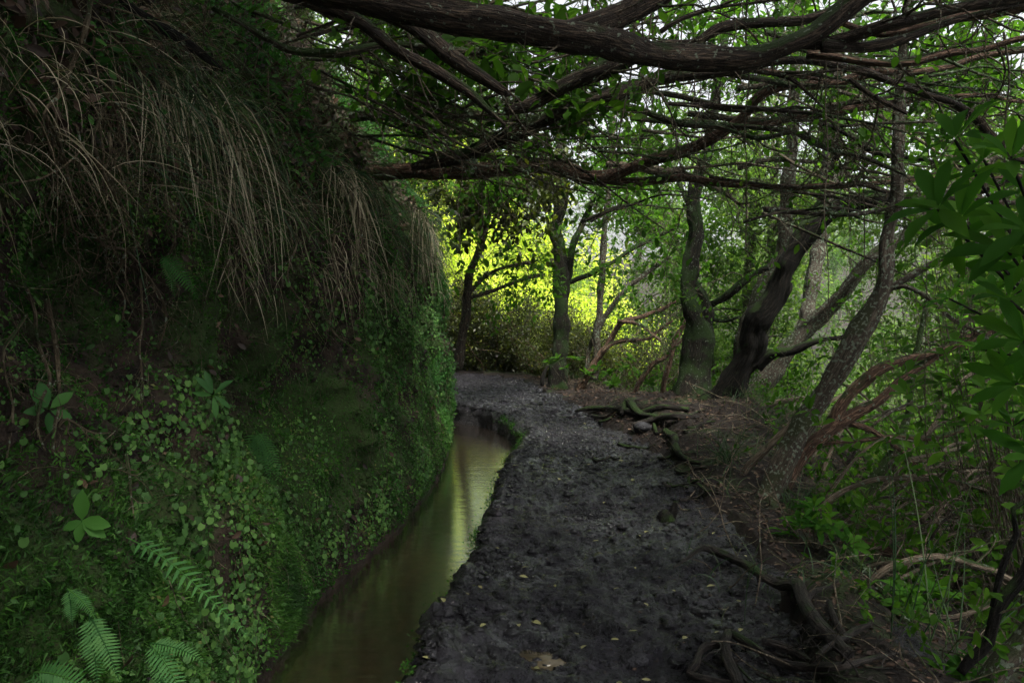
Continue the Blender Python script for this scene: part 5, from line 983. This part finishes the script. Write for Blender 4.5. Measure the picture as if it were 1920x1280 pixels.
# bushy foliage at middle right, a little further
for i, (px, py, d, lab) in enumerate([(1870, 640, 4.6, 'leafy bush behind the whorled foreground leaves, upper'), (1880, 900, 4.6, 'leafy bush at the right edge in the lower half'), (1790, 560, 7.4, 'leafy sapling right of the lichen trunk')]):
    c = P3(px, py, d); base = np.array([c[0] + .4, c[1] + .2, float(ground_z(c[0] + .4, c[1] + .2)[0])]); K = 60
    wh = c + R.normal(size=(K, 3)) * [.45, .4, .42]; shrub(lab, 'leafy_bush', base, wh, .11, 'leaf_mid', 5, 'oval', .004)
# fern, tall grass stems at lower right
mb = MB(); K = 16; p = P3(1740, 1225, 3.6) + R.normal(size=(K, 3)) * [.1, .1, .02]; P, Rr = blades(0, p, np.repeat([[.25, 0, .2]], K, 0), R.uniform(.5, 1.3, K), R.uniform(.006, .010, K), .6, .03, .02, 12, up=1.2); strands(mb, P, Rr, 3); tag(mb.build('tall_grass', M['grass'], None), 'tall green grass stems rising at the lower right', 'grass tussock')
mb = MB(); ms = MB(); K = 1500; y = R.uniform(2.5, 15, K); x = xe(y) + .15 + R.random(K) ** .8 * 4.5; p = np.stack([x, y, surf(x, y)], -1); P = walk(p, R.normal(size=p.shape) * .35 + [-.1, -.1, 1], R.uniform(.05, .45, K), 5, .12)
strands(ms, P, taper(np.full(K, .002), 5, .5), 3)
for j_ in (2, 3, 4): leaves_at(mb, P[:, j_], P[:, j_] - P[:, j_ - 1], 5, .065, 'oval', .9, .02)
tag(mb.build('slope_undergrowth', M['leaf_mid']), 'low leafy undergrowth on the slope right of the path', kind='stuff'); tag(ms.build('undergrowth_stems', M['bark_twig']), 'thin stems of the undergrowth on the slope', kind='stuff')
for i, (px, py, w) in enumerate([(1360, 870, 34), (1210, 735, 30), (1165, 715, 30), (1500, 960, 26)]):
    c = onground(px, py); K = 60; p = c + R.normal(size=(K, 3)) * [.05, .05, .0]; s = F / c[1]; P, Rr = blades(0, p, np.repeat([[0, 0, .2]], K, 0), R.uniform(.2, .45, K), R.uniform(.003, .007, K), .6, .2, .1, 9, up=1.); mb = MB(); strands(mb, P, Rr, 2)
    o = mb.build('grass_tuft', M['grass'], None, c); tag(o, ['grass tuft on the leaf litter right of the path', 'grass tuft left of the mossy twin stemmed tree', 'grass tuft by the far edge of the path', 'grass tuft at the foot of the lichen trunk'][i], 'grass tuft')
# ------------------------------------------------------------------ labels that single out the members of a group
ORD = ['', 'second ', 'third ', 'fourth ', 'fifth ', 'sixth ', 'seventh ', 'eighth ', 'ninth ', 'tenth ', 'eleventh ', 'twelfth ', 'thirteenth ', 'fourteenth ', 'fifteenth ', 'sixteenth ', 'seventeenth ', 'eighteenth ', 'nineteenth ', 'twentieth ', 'twenty first ', 'twenty second ', 'twenty third ', 'twenty fourth ']
ZONES = [(200, 'at the left edge'), (420, 'around the left dry tussocks'), (700, 'above the middle of the bank'), (885, 'over the far end of the bank'), (1030, 'around the bright gap'), (1100, 'by the far bend tree'), (1200, 'by the thin grey trunk'), (1290, 'left of the mossy tree'), (1380, 'by the mossy tree'), (1470, 'by the black leaning tree'), (1560, 'above the black leaning tree'), (1640, 'left of the lichen trunk'), (1720, 'by the lichen trunk'), (1820, 'right of the lichen trunk'), (1870, 'near the right edge'), (1920, 'at the right edge'), (2050, 'just cut off by the right edge'), (9999, 'beyond the right edge')]
def proj(p):
    x, y, z = p[0], p[1], p[2] - CAMH; d = y * cT - z * sT; u = y * sT + z * cT
    return (960 + F * x / d, 640 - F * u / d, d) if d > .1 else (9999, 0, 0)
def centre(o):
    ch = [c for c in o.children if c.type == 'MESH'] or [o]
    c = ch[0]; m_ = np.array(o.matrix_basis); n_ = len(c.data.vertices); a = np.empty(n_ * 3); c.data.vertices.foreach_get('co', a); q_ = a.reshape(-1, 3).mean(0)
    return m_[:3, :3] @ q_ + m_[:3, 3]
GR = {}
for o in list(COL.objects):
    if o.parent is None and o.get('group') and o.get('category'): GR.setdefault((o['group'], o['label']), []).append(o)
for (gname, lab), os_ in GR.items():
    if len(os_) < 2 or 'fallen leaves' in gname: continue
    z = {}
    for o in os_:
        u, v, d = proj(centre(o)); z.setdefault(next((n_ for lim, n_ in ZONES if u < lim), ZONES[-1][1]), []).append((v, d, o))
    far = any(w in gname for w in ('tree', 'bush', 'shrub'))
    short = {'thin bare branches tangled overhead': 'thin tangled overhead branch', 'thin roots dangling over the bank': 'thin dangling root', 'dead tendrils dangling from the limbs': 'dead tendril hanging from the limbs', 'small roots tangled on the mound': 'small dark root on the mound', 'thin rootlets at the bottom of the path': 'thin rootlet near the bottom edge', 'thin stems arching over the slope': 'thin arching stem on the slope', 'trees in the woods down the slope': 'leafy tree in the downhill woods', 'bushes on the slope right of the path': 'evergreen bush on the right slope', 'shrubs of the thicket beyond the bend': 'dark twiggy thicket shrub', 'yellow green bushes in the bright gap': 'glowing yellow green bush', 'green bushes on the far slope': 'bright green far slope bush', 'trees on the slope beyond the gap': 'tall tree beyond the gap', 'tall slim trees behind the thicket': 'tall slim tree behind the thicket', 'trees on the bank top': 'dark leafy bank top tree', 'bushes on the bank top': 'dark bush on the bank top'}.get(gname, lab)
    for zn, L_ in z.items():
        L_.sort(key=lambda t: t[1] if far else t[0])
        for i, (v, d, o) in enumerate(L_):
            if len(L_) == 1: o['label'] = short + ' ' + zn
            elif far: o['label'] = short + ' ' + zn + ', ' + (ORD[i] if i < 24 else 'very far, ') + 'nearest there'
            else: o['label'] = short + ' ' + zn + ', ' + (ORD[i] if i < 24 else 'very low, ') + 'highest there'
m, nt, out = mat('haze_air'); pv = node(nt, 'ShaderNodeVolumePrincipled'); pv.inputs['Color'].default_value = (.93, .96, .93, 1); pv.inputs['Density'].default_value = .0006; pv.inputs['Anisotropy'].default_value = .3
nt.links.new(pv.outputs[0], out.inputs['Volume'])
lo_, hi_ = np.array([-62., -27., -30.]), np.array([112., 132., 60.])
V = np.array([[x, y, z] for x in (lo_[0], hi_[0]) for y in (lo_[1], hi_[1]) for z in (lo_[2], hi_[2])])
mb = MB(); mb.add(V, np.array([[0, 1, 3, 2], [4, 6, 7, 5], [0, 4, 5, 1], [2, 3, 7, 6], [0, 2, 6, 4], [1, 5, 7, 3]]).ravel(), np.arange(0, 24, 4)); tag(mb.build('haze', m, smooth=False), 'thin pale mist in the woods', kind='stuff')
#END
